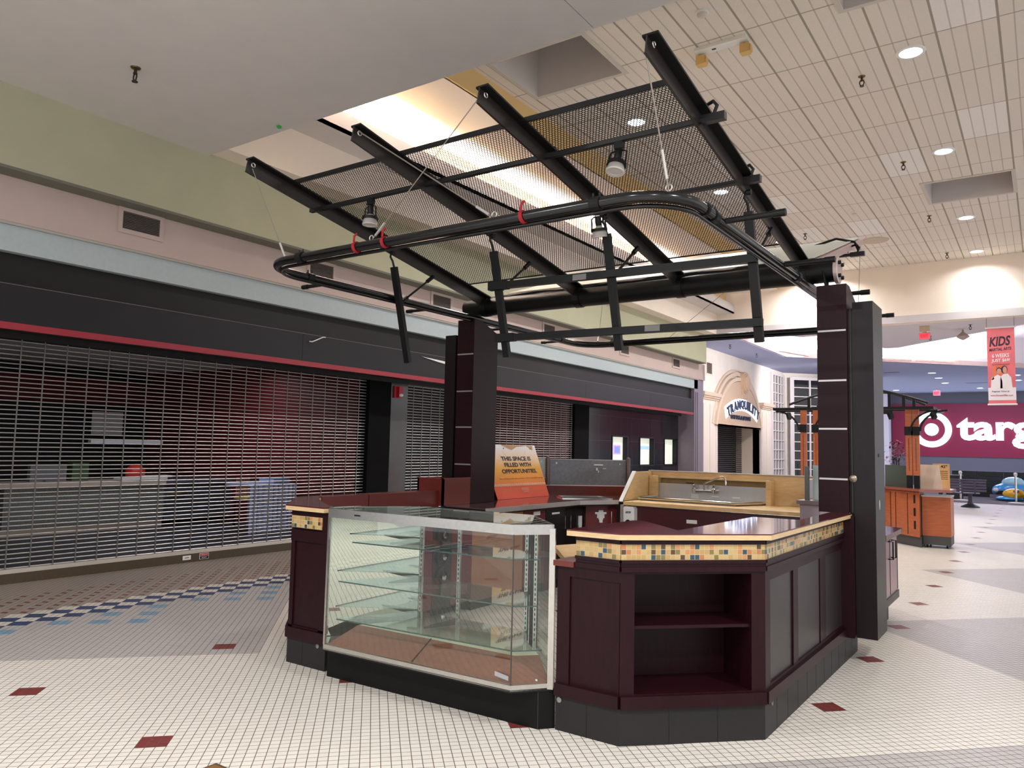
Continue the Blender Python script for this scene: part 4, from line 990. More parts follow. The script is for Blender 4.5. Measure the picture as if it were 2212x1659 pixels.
part('maple_edge_band', MB().prism(CT2, 1.068, 1.096), MAPLE, t)
part('inner_panel', MB().slab((-4.34, 3.91), (-4.77, 4.21), .62, 1.07, -.02, 0).slab((-4.77, 4.21), (-4.935, 4.37), .62, 1.07, -.02, 0).box(-4.955, -4.915, 4.37, 4.90, .62, 1.104), REDWOOD, t)
part('work_shelf', MB().prism([(-4.90, 4.47), (-4.4, 4.2), (-4.4, 4.90), (-4.90, 4.90)], .70, .73), MAROON, t)
t = thing('red_box', (-5.03, 6.0, .96), 'open red-brown box standing in front of the left kiosk tower', 'box')
part('sides', MB().box(-5.20, -4.865, 5.86, 5.88, .961, 1.222).box(-4.885, -4.865, 5.86, 6.295, .961, 1.222).box(-5.20, -5.18, 5.86, 6.295, .961, 1.222), REDWOOD, t)
part('top_lip', MB().box(-5.205, -4.86, 5.855, 5.885, 1.222, 1.23).box(-4.89, -4.858, 5.855, 6.295, 1.222, 1.23), mat('box_lip', (120, 54, 46), .3), t)

# ------------------------------------------------------------------ glass display case
t = thing('display_case', (-3.1, 3.85, 0), 'angled glass display case with three glass shelves on a black base', 'display case')
FL, FC, FR, BR, BL, FB = (-3.895, 3.522), (-2.445, 3.567), (-2.292, 3.752), (-2.70, 4.17), (-3.64, 4.15), (-4.05, 3.69)
CASE = [FL, FC, FR, BR, BL, FB]
part('base', MB().prism([(-3.985, 3.645), (-2.345, 3.698), (-2.283, 3.775), (-2.70, 4.15), (-3.64, 4.13), (-4.02, 3.72)], 0, .213), KICK2, t)
part('base_joint', MB().slab((-2.346, 3.698), (-2.344, 3.698), .0, .213, 0, .001), mat('joint_grey', (60, 58, 58), .5), t)
fr = MB()
for p, q in zip(CASE, CASE[1:]+CASE[:1]): fr.slab(p, q, .213, .246, -.03, .0)
part('bottom_frame', fr, ALU, t)
part('deck', MB().prism(CASE, .205, .222), BLACKP, t)
rs = MB()
A, B_, C_ = Vector((FL[0]+.02, FL[1]+.02, .247)), Vector((FC[0]-.01, FC[1]+.02, .247)), Vector((FR[0]-.02, FR[1]+.01, .247))
A2, B2, C2 = Vector((-3.80, 3.74, .345)), Vector((-2.56, 3.775, .345)), Vector((-2.46, 3.88, .345))
rs.ext([A, B_, B2, A2], (0, 0, -.012)); rs.ext([B_, C_, C2, B2], (0, 0, -.012))
part('sloped_front_panel', rs, mat('brown_vinyl', (126, 82, 66), .3, noise=.08, nscale=30), t)
sm_ = A.lerp(B_, .5); sm2 = A2.lerp(B2, .5)
part('panel_seam', MB().bar(sm_+Vector((0, 0, .003)), sm2+Vector((0, 0, .003)), .006, .004), BLACKP, t)
part('cream_deck', MB().prism([(-3.80, 3.74), (-2.56, 3.775), (-2.46, 3.88), (-2.72, 4.12), (-3.62, 4.11)], .325, .344), mat('cream_deck', (206, 200, 172), .45, noise=.07, nscale=14), t)
part('front_glass', MB().slab(FL, FC, .246, 1.065, -.010, -.004), GLASS, t)
part('corner_glass', MB().slab(FC, FR, .246, 1.065, -.010, -.004), GLASS, t)
part('side_glass', MB().slab(FR, BR, .246, 1.065, -.012, -.006), GLASS, t)
part('mirror_panel', MB().slab(BL, FB, .25, 1.065, -.018, -.010), MIRROR, t)
part('mirror_backing', MB().slab(BL, FB, .246, 1.10, -.009, .0), MAHOGD, t)
part('end_glass', MB().slab(FB, FL, .246, 1.065, -.010, -.004), GLASS, t)
tf = MB()
for p, q in ((FL, FC), (FC, FR), (FR, BR), (BR, BL), (BL, FB), (FB, FL)): tf.slab(p, q, 1.062, 1.118, -.020, .0)
part('top_frame', tf, ALU, t)
part('top_glass', MB().prism([(x*.985-.046, y*.985+.058) for x, y in CASE], 1.112, 1.120), GLASS, t)
part('tape_mark', MB().slab((-3.66, 3.528), (-3.61, 3.530), 1.085, 1.094, 0, .001), BLACKP, t)
pp = MB(); pp.slab((FL[0], FL[1]), (FL[0]+.014, FL[1]), .246, 1.062, -.014, .002); part('corner_post', pp, ALU, t, label='aluminium post at the left front corner')
pp = MB(); pp.obox((FR[0]-.008, FR[1], .655), (.015, .006, 0), (-.006, .015, 0), (0, 0, .44)); part('corner_post', pp, ALU, t, label='scuffed aluminium post at the right front corner')
part('glass_joint', MB().obox((FC[0], FC[1]+.004, .655), (.003, .0, 0), (0, .003, 0), (0, 0, .41)), mat('silicone_joint', (70, 66, 62), .4), t)
for p in ((-3.60, 4.13), (-3.28, 4.145), (-2.72, 4.13), (-2.58, 4.02)):
    sp = part('shelf_standard', MB().obox((p[0], p[1], .70), (.012, 0, 0), (0, .008, 0), (0, 0, .36)), ALU, t)
    hs = MB()
    for k in range(22): hs.box(p[0]-.003, p[0]+.003, p[1]-.0095, p[1]-.008, .38+.03*k, .396+.03*k)
    part('standard_slots', hs, BLACKP, sp)
part('rear_post', MB().obox((-2.69, 4.155, .655), (.014, 0, 0), (0, .014, 0), (0, 0, .41)), BLACKP, t)
for z, a, b, c, dl in ((.405, (-3.846, 3.583), (-2.500, 3.667), (-2.385, 3.79), 4.11), (.65, (-3.834, 3.578), (-2.515, 3.672), (-2.41, 3.765), 4.08), (.905, (-3.765, 3.62), (-2.545, 3.709), (-2.425, 3.82), 4.06)):
    part('glass_shelf', MB().prism([a, b, c, (-2.72, dl), (-3.62, dl)], z-.006, z), SHELFGLASS, t, label='glass shelf at %d cm' % (z*100))
    eg = MB()
    for p, q in ((a, b), (b, c)): eg.slab(p, q, z-.007, z+.0005, -.002, .0012)
    part('shelf_edge', eg, mat('green_glass_edge', (40, 66, 62), .15), t)
    bk = MB()
    for xx in (-3.60, -3.28, -2.72): bk.ext([(xx, 4.12, z-.007), (xx, 3.80, z-.007), (xx, 3.80, z-.018), (xx, 4.12, z-.05)], (.004, 0, 0))
    part('shelf_bracket', bk, mat('grey_bracket', (120, 120, 116), .4, .5), t)
part('tape_sticker', MB().ext([(-2.545, 3.560, .285), (-2.455, 3.563, .272), (-2.455, 3.563, .296), (-2.545, 3.560, .31)], (0, -.001, 0)), mat('grey_tape', (150, 150, 156), .5), t)
solo('litter_bit', MB().ball((-2.36, 3.70, .262), .008, .005, .006, 8), PAPER, 'tiny white scrap lying inside the glass case corner', 'scrap')

# ------------------------------------------------------------------ rear L counter
t = thing('back_counter', (-4.7, 7.0, 0), 'maroon topped back counter with steel edge on the left side of the kiosk', 'counter')
LC = [(-4.37, 5.9), (-4.355, 7.66), (-4.10, 8.12), (-4.12, 8.96), (-4.52, 8.98), (-5.20, 8.30), (-5.07, 6.30), (-4.87, 6.30), (-4.87, 5.9)]
part('countertop', MB().prism(LC, .951, .96), mat('maroon_gloss_top', (92, 62, 64), .08, coat=.3), t)
ed = MB()
for p, q in ((LC[0], LC[1]), (LC[1], LC[2])):
    ed.slab(q, p, .915, .962, -.012, .004)
part('steel_edge', ed, STEEL, t)
part('sub_top', MB().prism([(x*.998-.01, y) for x, y in LC], .90, .951), MAHOGD, t)
part('back_ledge', MB().slab((-5.06, 6.72), (-5.18, 8.31), .96, 1.075, -.02, 0).slab((-5.18, 8.31), (-4.45, 9.03), .96, 1.075, -.02, 0), REDWOOD, t)
part('ledge_trim', MB().slab((-5.06, 6.72), (-5.18, 8.31), 1.075, 1.085, -.03, .004).slab((-5.18, 8.31), (-4.45, 9.03), 1.075, 1.085, -.03, .004), mat('ledge_pink_trim', (214, 190, 186), .3), t)
part('plinth', MB().box(-5.0, -4.52, 5.9, 7.9, 0, .1), BLACKP, t)
part('side_wall', MB().box(-5.08, -4.94, 4.91, 5.86, 0, 1.104).box(-4.94, -4.915, 4.91, 5.86, .62, 1.104), REDWOOD, t)
def front(y0, y1, z0, z1, m_, nm='door'): return part(nm, MB().box(-4.47, -4.445, y0+.004, y1-.004, z0, z1), m_, t)
part('carcass', MB().prism([(-4.93, 4.95), (-4.47, 4.95), (-4.47, 7.95), (-4.2, 8.22), (-4.2, 8.9), (-4.6, 8.9), (-4.93, 8.3)], .1, .60 + .30), mat('carcass_dark', (40, 22, 24), .6), t)
CARD = mat('brown_panel', (150, 104, 76), .55, noise=.08, nscale=9)
d1 = front(4.95, 5.24, .12, .89, mat('maroon_door', (96, 40, 44), .3)); d2 = front(5.24, 5.50, .12, .89, mat('dark_drawer', (40, 32, 34), .4), 'drawer_front'); d3 = front(5.50, 5.80, .12, .89, mat('maroon_door', (96, 40, 44), .3))
d4 = front(5.80, 6.66, .10, .89, CARD, 'panel'); d5 = front(6.66, 7.09, .12, .89, mat('maroon_door', (96, 40, 44), .3)); d6 = front(7.09, 7.52, .12, .89, mat('black_door', (22, 18, 20), .3)); d7 = front(7.52, 7.95, .12, .89, mat('black_door', (22, 18, 20), .3))
dd = part('door', MB().slab((-4.44, 7.96), (-4.18, 8.24), .12, .89, -.02, .004), mat('maroon_door2', (104, 36, 36), .3), t)
def handle(p, y, z0, z1):
    part('handle', MB().tube([(-4.445, y, z0), (-4.415, y, z0), (-4.415, y, z1), (-4.445, y, z1)], .006, 8), CHROME, p, True)
handle(d6, 7.46, .66, .80); handle(d7, 7.58, .66, .80); handle(d1, 5.05, .62, .80); handle(d3, 5.58, .70, .80)
for z in (.755, .564, .387):
    part('round_pull', MB().lathe([(.085, 0), (.085, .02), (.06, .03), (.05, .015), (.035, .015), (.03, .035), (.005, .036)], (-4.445, 5.36, z), (1, 0, 0), 24), [BLACKP], d2, True)
    part('pull_hub', MB().lathe([(.028, .030), (.028, .04), (.01, .042)], (-4.445, 5.36, z), (1, 0, 0), 18), CHROME, d2, True)
for y, z in ((6.02, .66), (6.42, .52)):
    part('red_tape', MB().ext([(-4.4445, y, z), (-4.4445, y+.16, z+.01), (-4.4445, y+.20, z+.035), (-4.4445, y+.03, z+.03)], (.001, 0, 0)), mat('red_tape', (128, 58, 40), .5), d4)
for y, pr_ in ((6.05, d4), (6.85, d5)): part('label', MB().box(-4.445, -4.443, y, y+.13, .835, .875), PAPER, pr_)
part('label', MB().box(-4.445, -4.443, 7.22, 7.38, .825, .845), PAPER, d6)
def clip(p, c, ex, label=None):
    ex = Vector(ex); n = Vector((ex.y, -ex.x, 0)); c = Vector(c); b = MB()
    b.obox(c, ex*.028, n*.012, (0, 0, .055)); b.obox(c+Vector((0, 0, -.06))+n*.004, ex*.02, n*.010, (0, 0, .03))
    if label: b.obox(c+Vector((0, 0, .02)), ex*.07, n*.004, (0, 0, .012)); b.obox(c+Vector((0, 0, -.01)), ex*.045, n*.006, (0, 0, .028))
    part('white_clip', b, WHITEP, p)
clip(d7, (-4.44, 7.83, .72), (0, 1, 0)); clip(dd, (-4.31, 8.09, .78), (.68, .73, 0), 1)
part('door_handle', MB().tube([(-4.215, 8.185, .68), (-4.215, 8.185, .82)], .005, 8), CHROME, dd)
t = thing('drop_in_basin', (-4.7, 8.35, .96), 'small steel drop-in basin set in the back counter corner', 'sink')
u, v = Vector((.70, .714, 0)), Vector((-.714, .70, 0)); c = Vector((-4.60, 8.18, .963))
b = MB()
for a, hw, hd in ((v*.20, .30, .022), (v*-.20, .30, .022)): b.obox(c+a, u*hw, v*hd, (0, 0, .007))
for a in (u*.29, u*-.29): b.obox(c+a, u*.02, v*.20, (0, 0, .007))
part('rim', b, mat('bright_steel_rim', (226, 224, 220), .15, 1), t)
part('bowl', MB().obox(c+Vector((0, 0, -.003)), u*.27, v*.18, (0, 0, .002)), mat('dark_steel_bowl', (70, 66, 64), .3, .8), t)

# glass partition on the ledge
GP = mat('frosted_grey_panel', (150, 158, 154), .45, noise=.10, nscale=26)
t = thing('partition_panels', (-5.1, 8.3, 1.085), 'grey scuffed partition panels with brown posts behind the back counter', 'partition')
part('panel', MB().slab((-5.09, 6.75), (-5.19, 8.27), 1.085, 1.41, -.022, -.012), GP, t)
part('panel', MB().slab((-5.17, 8.33), (-4.45, 9.06), 1.085, 1.405, -.022, -.012), mat('scratched_grey_panel', (112, 112, 116), .5, noise=.16, nscale=34), t)
part('top_edge', MB().slab((-5.09, 6.75), (-5.19, 8.27), 1.41, 1.418, -.024, -.010).slab((-5.17, 8.33), (-4.45, 9.06), 1.405, 1.413, -.024, -.010), mat('pale_panel_edge', (176, 176, 174), .3), t)
sc = MB()
for f, z, l, s in ((.62, 1.345, .06, .02), (.60, 1.29, .012, .05), (.70, 1.30, .02, .01), (.08, 1.36, .01, .03), (.62, 1.26, .006, .04), (.9, 1.36, .006, .02)):
    a = Vector((-5.17, 8.33, 0)).lerp(Vector((-4.45, 9.06, 0)), f); e_ = Vector((.70, .714, 0)); sc.obox((a.x+.0083, a.y-.0083, z), e_*l, (.0006, -.0006, 0), (0, 0, s*.3+.002))
for y, z, l in ((7.75, 1.30, .05), (8.08, 1.38, .015)): sc.obox((-5.155+.006*(8-y)+.012, y, z), (0, l, .012), (.0006, 0, 0), (0, 0, .006))
part('scratches', sc, mat('scratch_white', (210, 210, 204), .6), t)
for x, y in ((-5.185, 8.30), (-4.44, 9.07)):
    part('post', MB().lathe([(.028, 1.085), (.028, 1.42), (.020, 1.44), (.004, 1.446)], (x, y, 0), n=16), mat('brown_post', (96, 76, 68), .35, .3), t, True)
# orange sign
t = thing('orange_sign', (-5.08, 7.6, .96), 'orange poster board about opportunities leaning on the back counter', 'sign')
sb, st_, sl_, su = Vector((-5.03, 8.10, .962)), Vector((-5.115, 7.87, 1.575)), Vector((-5.01, 6.99, .962)), Vector((-5.10, 6.76, 1.575))
def SP(a, b, d=0):
    lo = sl_.lerp(sb, a); hi = su.lerp(st_, a); n = (sb-sl_).cross(su-sl_).normalized(); return lo.lerp(hi, b)+n*d
gr = bpy.data.materials.new('orange_print'); gr.use_nodes = True; nt = gr.node_tree; b_ = nt.nodes['Principled BSDF']
g, (x, y, z) = pos(nt); rp = nt.nodes.new('ShaderNodeValToRGB'); nt.links.new(((z-.96)/.62).s, rp.inputs[0])
for e_, (p_, c_) in zip([rp.color_ramp.elements[0], rp.color_ramp.elements[1], rp.color_ramp.elements.new(.25), rp.color_ramp.elements.new(.27), rp.color_ramp.elements.new(.55)], ((0, (236, 92, 70)), (1, (226, 150, 70)), (.25, (236, 106, 62)), (.27, (244, 136, 56)), (.55, (248, 176, 60)))):
    e_.position = p_; e_.color = (*lin(c_), 1)
nt.links.new(rp.outputs[0], b_.inputs['Base Color']); b_.inputs['Roughness'].default_value = .5
part('board', MB().ext([SP(0, 0), SP(1, 0), SP(1, 1), SP(0, 1)], (SP(0, 0, -.006)-SP(0, 0))), gr, t)
eY = (SP(1, 0)-SP(0, 0)).normalized(); eZ = (SP(0, 1)-SP(0, 0)).normalized(); INK = mat('navy_ink', (36, 30, 52), .6)
tx = MB()
for ln, f, w_ in (('THIS SPACE IS', .70, .62), ('FILLED WITH', .585, .56), ('OPPORTUNITIES.', .465, .74)):
    tx.text(ln, SP(.56, f, .001), eY, eZ, .052, w_, .001, .028, 'CENTER')
part('headline', tx, INK, t)
part('small_print', MB().text('For existing retail opportunities, contact Specialty Leasing', SP(.56, .355, .001), eY, eZ, .016, .92, .001, .0, 'CENTER'), mat('rust_ink', (140, 70, 40), .6), t)
lc = MB()
for k in range(46):
    a = .015+.97*k/45; h = .008 if k % 2 else .0
    lc.ext([SP(a-.007, .235-h*.8, .001), SP(a+.007, .235-h*.8, .001), SP(a+.007, .272+h, .001), SP(a-.007, .272+h, .001)], SP(0, 0, .001)-SP(0, 0))
part('lace_border', lc, mat('peach_print', (250, 206, 170), .6), t)
part('logo_lettering', MB().text('ENFIELD', SP(.56, .15, .001), eY, eZ, .026, .15, .001, 0, 'CENTER').text('SQUARE', SP(.56, .105, .001), eY, eZ, .014, .10, .001, 0, 'CENTER').obox(SP(.56, .137, .001), eY*.08, eZ*.001, (.0005, 0, 0)), mat('pale_print', (250, 200, 176), .6), t)
rays = MB()
for k in range(26):
    a = math.pi*2*k/26; c0 = (.56, .50); r0, r1 = .24, .40
    p0 = (c0[0]+r0*math.cos(a), c0[1]+r0*math.sin(a)*1.2); p1 = (c0[0]+r1*math.cos(a), c0[1]+r1*math.sin(a)*1.2)
    if p1[1] < .30 or p1[1] > .93 or not 0.02 < p1[0] < .98: continue
    q0, q1 = SP(*p0, .0006), SP(*p1, .0006); s_ = (q1-q0).cross(SP(0, 0, 1)-SP(0, 0)).normalized()*.002
    rays.add([q0-s_, q0+s_, q1+s_, q1-s_], [(0, 1, 2, 3)])
part('sun_rays', rays, mat('pale_orange', (252, 196, 100), .6), t)
part('torn_top', MB().ext([SP(.36, .985, .001), SP(.52, .90, .001), (SP(.63, .96, .001)), SP(.82, .985, .001), SP(.93, .90, .001), SP(.95, .99, .001), SP(.36, .999, .001)], SP(0, 0, .0005)-SP(0, 0)), mat('torn_paper', (206, 160, 116), .7), t)
ln = MB()
for a in (.38, .89): ln.lathe([(.008, 0), (.008, .002)], SP(a, .93, .001), SP(0, 0, 1)-SP(0, 0), 10)
part('nail_holes', ln, INK, t)

# ------------------------------------------------------------------ three compartment sink unit
t = thing('sink_unit', (-3.1, 8.5, 0), 'birch ply hand-washing counter with steel sink along the kiosk back', 'sink')
part('cabinet_front', MB().box(-3.98, -1.98, 8.14, 8.17, .05, .905), mat('maroon_front', (70, 24, 30), .3), t)
part('counter', MB().box(-4.01, -1.99, 8.075, 9.0, .915, .955), PLYWOOD, t)
part('end_panel', MB().box(-4.05, -4.01, 8.08, 9.0, 0, .915), mat('grey_end_panel', (150, 138, 126), .5), t)
chk = [(8.15, .955), (8.50, 1.285), (9.0, 1.285), (9.0, .955)]
part('left_cheek', MB().ext([(-4.10, y, z) for y, z in chk], (.045, 0, 0)), PLYWOOD, t)
part('cheek_edge', MB().bar((-4.08, 8.145, .945), (-4.08, 8.50, 1.29), .05, .012, (0, 1, -1)), mat('white_edge', (230, 228, 222), .3), t)
part('back_wall', MB().box(-4.10, -1.99, 8.97, 9.02, .955, 1.29), PLYWOOD, t)
part('top_cap', MB().box(-4.10, -1.95, 8.95, 9.03, 1.288, 1.30), mat('grey_cap', (176, 166, 156), .4), t)
part('splash_frame', MB().box(-3.96, -2.56, 8.88, 8.97, 1.215, 1.235).box(-2.60, -2.545, 8.80, 8.97, .955, 1.235).box(-4.05, -3.93, 8.86, 8.97, .955, 1.235), PLYWOOD, t)
part('steel_splash', MB().box(-3.93, -2.60, 8.895, 8.91, .97, 1.15), STEEL, t)
part('splash_return', MB().ext([(-3.93, 8.895, 1.15), (-3.93, 8.97, 1.215), (-3.93, 8.98, 1.205), (-3.93, 8.91, 1.145)], (1.33, 0, 0)), mat('bright_steel_return', (222, 226, 222), .22, 1), t)
tr = MB()
tr.tube([(-3.95, 8.86, .985), (-3.98, 8.42, .985), (-2.80, 8.37, .985), (-2.62, 8.80, .985)], .016, 8)
part('basin_rim', tr, mat('bright_steel_rim', (226, 224, 220), .15, 1), t, True)
part('basin', MB().prism([(-3.96, 8.41), (-2.80, 8.37), (-2.62, 8.86), (-3.94, 8.88)], .956, .968), mat('dark_steel_bowl2', (120, 116, 112), .3, .9), t)
part('right_edge', MB().box(-1.99, -1.95, 8.07, 9.03, .0, 1.29), mat('mauve_post', (150, 136, 142), .4), t)
for x, z in ((-3.47, 1.025), (-3.47, 1.0), (-3.22, 1.02), (-2.97, 1.018)): part('label', MB().box(x-.045, x+.045, 8.893, 8.896, z-.008, z+.008), PAPER, t)
part('label', MB().box(-3.27, -3.15, 8.136, 8.141, .755, .795), PAPER, t, label='white label on the maroon sink front')
fa = part('faucet', MB().tube([(-3.46, 8.82, 1.085), (-3.20, 8.82, 1.085)], .016, 10).lathe([(.032, 0), (.024, .05), (.02, .08)], (-3.45, 8.895, 1.085), (0, -1, 0), 14).lathe([(.032, 0), (.024, .05), (.02, .08)], (-3.21, 8.895, 1.085), (0, -1, 0), 14), CHROME, t, True)
part('spout', MB().tube([(-3.33, 8.82, 1.08), (-3.33, 8.82, 1.15), (-3.32, 8.80, 1.17), (-3.10, 8.72, 1.255), (-3.07, 8.71, 1.262), (-3.04, 8.70, 1.25), (-3.02, 8.69, 1.20), (-3.02, 8.69, 1.165)], .011, 10), CHROME, fa, True)
for x in (-3.45, -3.21):
    part('valve', MB().lathe([(.026, -.02), (.026, .02), (.016, .03), (.016, .055), (.02, .06), (.012, .075)], (x, 8.82, 1.085), (0, 0, 1), 14), CHROME, fa, True)
part('lever', MB().bar((-3.45, 8.82, 1.165), (-3.54, 8.79, 1.17), .018, .012), BLACKP, fa)
t = thing('soap_dispenser', (-3.93, 8.1, .72), 'white soap dispenser mounted under the sink counter end', 'dispenser')
part('housing', MB().prism([(-4.005, 8.14), (-4.005, 8.06), (-3.99, 8.045), (-3.88, 8.045), (-3.865, 8.06), (-3.865, 8.14)], .66, .885).prism([(-3.995, 8.14), (-3.995, 8.06), (-3.875, 8.06), (-3.875, 8.14)], .885, .90), WHITEP, t)
part('push_opening', MB().ext([(-3.935+.045*math.cos(a), 8.044, .68+.075*math.sin(a)) for a in [math.pi*k/12 for k in range(13)]], (0, -.002, 0)), BLACKP, t)
part('brand_plate', MB().ext([(-3.965, 8.044, .825), (-3.905, 8.044, .828), (-3.90, 8.044, .848), (-3.96, 8.044, .846)], (0, -.002, 0)), mat('navy_plate', (34, 44, 96), .4), t)
part('plate_lettering', MB().text('PURELL', (-3.933, 8.0415, .832), (1, 0, 0), (0, 0, 1), .009, .045, .0006, 0, 'CENTER'), PAPER, t)
t = thing('counter_partition', (-1.8, 7.6, .9), 'upright glass panel with dark post beside the right kiosk tower', 'partition')
part('pier', MB().box(-1.90, -1.72, 7.5, 7.9, 0, 1.08), mat('mauve_pier', (150, 130, 136), .4), t)
part('cap', MB().box(-1.92, -1.70, 7.46, 7.92, 1.08, 1.115), mat('brown_cap', (120, 96, 92), .35), t)
part('post', MB().box(-1.88, -1.845, 7.6, 7.64, 1.115, 1.43), mat('dark_chrome', (90, 86, 84), .2, .9), t)
part('glass_panel', MB().box(-1.83, -1.70, 7.7, 7.71, 1.115, 1.44), mat('pale_green_panel', (170, 180, 176), .3), t)
t = thing('rear_counter', (-1.4, 8.0, 0), 'mauve rear cabinet with rounded purple top seen past the right tower', 'counter')
part('cabinet', MB().prism([(-1.21, 7.55), (-1.21, 8.37), (-1.8, 8.9), (-1.8, 7.55)], .26, .80), mat('mauve_laminate', (150, 116, 122), .3), t)
part('base_rail', MB().prism([(-1.20, 7.55), (-1.20, 8.38), (-1.8, 8.92), (-1.8, 7.55)], .19, .26), MAHOGD, t)
part('kick_plate', MB().prism([(-1.27, 7.6), (-1.27, 8.2), (-1.8, 8.7), (-1.8, 7.6)], 0, .19), KICK, t)
part('countertop', MB().prism([(-1.17, 7.5)]+[(-1.30+.14*math.cos(a), 8.35+.14*math.sin(a)) for a in [math.pi/2*k/6 for k in range(-1, 7)]]+[(-1.8, 8.95), (-1.8, 7.5)], .80, .845), MAROON, t)
part('door_gap', MB().box(-1.2095, -1.207, 7.93, 7.945, .27, .79).box(-1.2095, -1.207, 8.355, 8.37, .27, .79), BLACKP, t)
for y in (7.86, 8.02): part('handle', MB().tube([(-1.21, y, .60), (-1.17, y, .60), (-1.17, y, .76), (-1.21, y, .76)], .007, 8), BLACKP, t, True)

# =================================================================== TOWERS AND CANOPY
STRIP = mat('silver_strip', (200, 192, 188), .3, .8)
def tower(name, xs, xg, xc, label, zlo, knob):
    t = thing(name, ((xs[0]+xs[1])/2, 6.5, 0), label, 'tower')
    a, b = xs
    part('strip_column', MB().ext([(a, 6.30, zlo), (a, 6.30, 2.875), (a, 6.42, 2.875), (a, 6.72, 2.765), (a, 6.72, zlo)], (b-a, 0, 0)), MAHOG, t)
    sp = MB()
    for z in (2.51, 2.12, 1.745, 1.36): sp.box(a+.008, b-.006, 6.294, 6.30, z-.007, z+.007)
    part('silver_strips', sp, STRIP, t)
    part('recess_filler', MB().box(xg[0], xg[1], 6.335, 6.68, .2, 2.68), MAHOGD, t)
    part('filler_edge', MB().box((xg[0]+xg[1])/2-.003, (xg[0]+xg[1])/2+.003, 6.33, 6.335, 1.11, 2.68), mat('dim_seam', (70, 58, 54), .5) if knob else mat('pale_seam', (150, 126, 110), .5), t)
    part('side_column', MB().box(xc[0], xc[1], 6.302, 6.71, .19 if knob else .9, 2.722), MAHOGD, t)
    if knob:
        part('oval_plate', MB().lathe([(.028, 0), (.028, .008), (.018, .014), (.002, .016)], ((xg[0]+xg[1])/2+.01, 6.31, 1.368), (0, -1, 0), 18), mat('oval_brass', (150, 136, 118), .3, .8), t, True)
        part('white_sticker', MB().ext([(-1.049, 6.46+.012*math.cos(a_), 1.172+.038*math.sin(a_)) for a_ in [2*math.pi*k/16 for k in range(16)]], (.001, 0, 0)), PAPER, t)
        part('door_catch', MB().box(-1.05, -1.046, 6.44, 6.50, 1.535, 1.56), BLACKP, t)
    return t
tower('kiosk_tower', (-1.455, -1.235), (-1.235, -1.195), (-1.195, -1.05), 'right dark mahogany kiosk tower with silver strips, standing past the counter', 1.105, True)
tower('kiosk_tower', (-5.087, -4.867), (-5.115, -5.087), (-5.255, -5.115), 'left dark mahogany kiosk tower with silver strips, behind the red box', .962, False)

BX = [-4.86, -3.73, -2.675, -1.60]
t = thing('kiosk_canopy', (-3.2, 6.5, 3.02), 'black steel canopy of four rising beams and perforated panels on a round pipe', 'canopy')
part('main_pipe', MB().lathe([(.088, -5.13), (.092, -5.12), (.092, -1.35)], (0, 6.5, 3.03), (1, 0, 0), 32), BLACK, t, True)
fl = part('end_flange', MB().lathe([(.11, -1.352), (.11, -1.325), (.10, -1.32)], (0, 6.5, 3.03), (1, 0, 0), 32), mat('pale_flange', (196, 176, 170), .3, .4), t)
for k in range(4):
    a = math.pi*(.25+k*.5); part('bolt', MB().lathe([(.016, -1.33), (.016, -1.30)], (0, 6.5+.075*math.cos(a), 3.03+.075*math.sin(a)), (1, 0, 0), 6), BLACKP, fl)
tip = lambda x: Vector((x, 3.47, 3.665)); root = lambda x: Vector((x, 6.52, 3.125))
dirv = (root(0)-tip(0)).normalized(); upv = Vector((1, 0, 0)).cross(dirv).normalized()
if upv.z < 0: upv = -upv
for x in BX:
    a, b = tip(x), root(x); mb = MB()
    mb.obox((a+b)/2+upv*.008, (b-a)/2, (.045, 0, 0), upv*.006)                      # top flange
    bo = part('beam', mb, BLACK, t)
    wb = MB().obox((a+b)/2-upv*.046+Vector((-.018, 0, 0)), (b-a)/2, (.004, 0, 0), upv*.050)
    wb.obox((a+b)/2-upv*.098+Vector((-.018, 0, 0)), (b-a)/2, (.008, 0, 0), upv*.003)
    part('beam_web', wb, mat('lit_semi_gloss_black', (40, 34, 32), .28, spec=.6), bo)  # same black paint as the flange, its lit look put into the colour
    ht = MB()
    for k in range(3): ht.lathe([(.014, 0), (.014, .02)], b-dirv*(.05+.02*k)-upv*(.02+.03*k)+Vector((-.012, 0, 0)), (1, 0, 0), 6)
    part('bolt_heads', ht, BLACKP, bo)
    part('eye_bolt', MB().tube([a+Vector((.01, .03, -.02))+Vector((0, .016*math.cos(q), .016*math.sin(q)-.02)) for q in [2*math.pi*k/10 for k in range(10)]], .004, 6, True), CHROME, bo, True)
    part('saddle', MB().lathe([(.094, x-.035), (.10, x-.035), (.10, x+.035), (.094, x+.035)], (0, 6.5, 3.03), (1, 0, 0), 28), BLACK, bo)
fr_, bk_ = .135, .875
for x0, x1 in zip(BX, BX[1:]):
    P = lambda x, f: tip(x).lerp(root(x), f)+upv*.018
    mp = part('mesh_panel', MB().quad(P(x0, fr_), P(x1, fr_), P(x1, bk_), P(x0, bk_)), PERF, t)
    part('front_edge', MB().bar(P(x0, fr_), P(x1, fr_), .012, .035), BLACK, mp); part('back_edge', MB().bar(P(x0, bk_), P(x1, bk_), .008, .012), BLACK, mp)
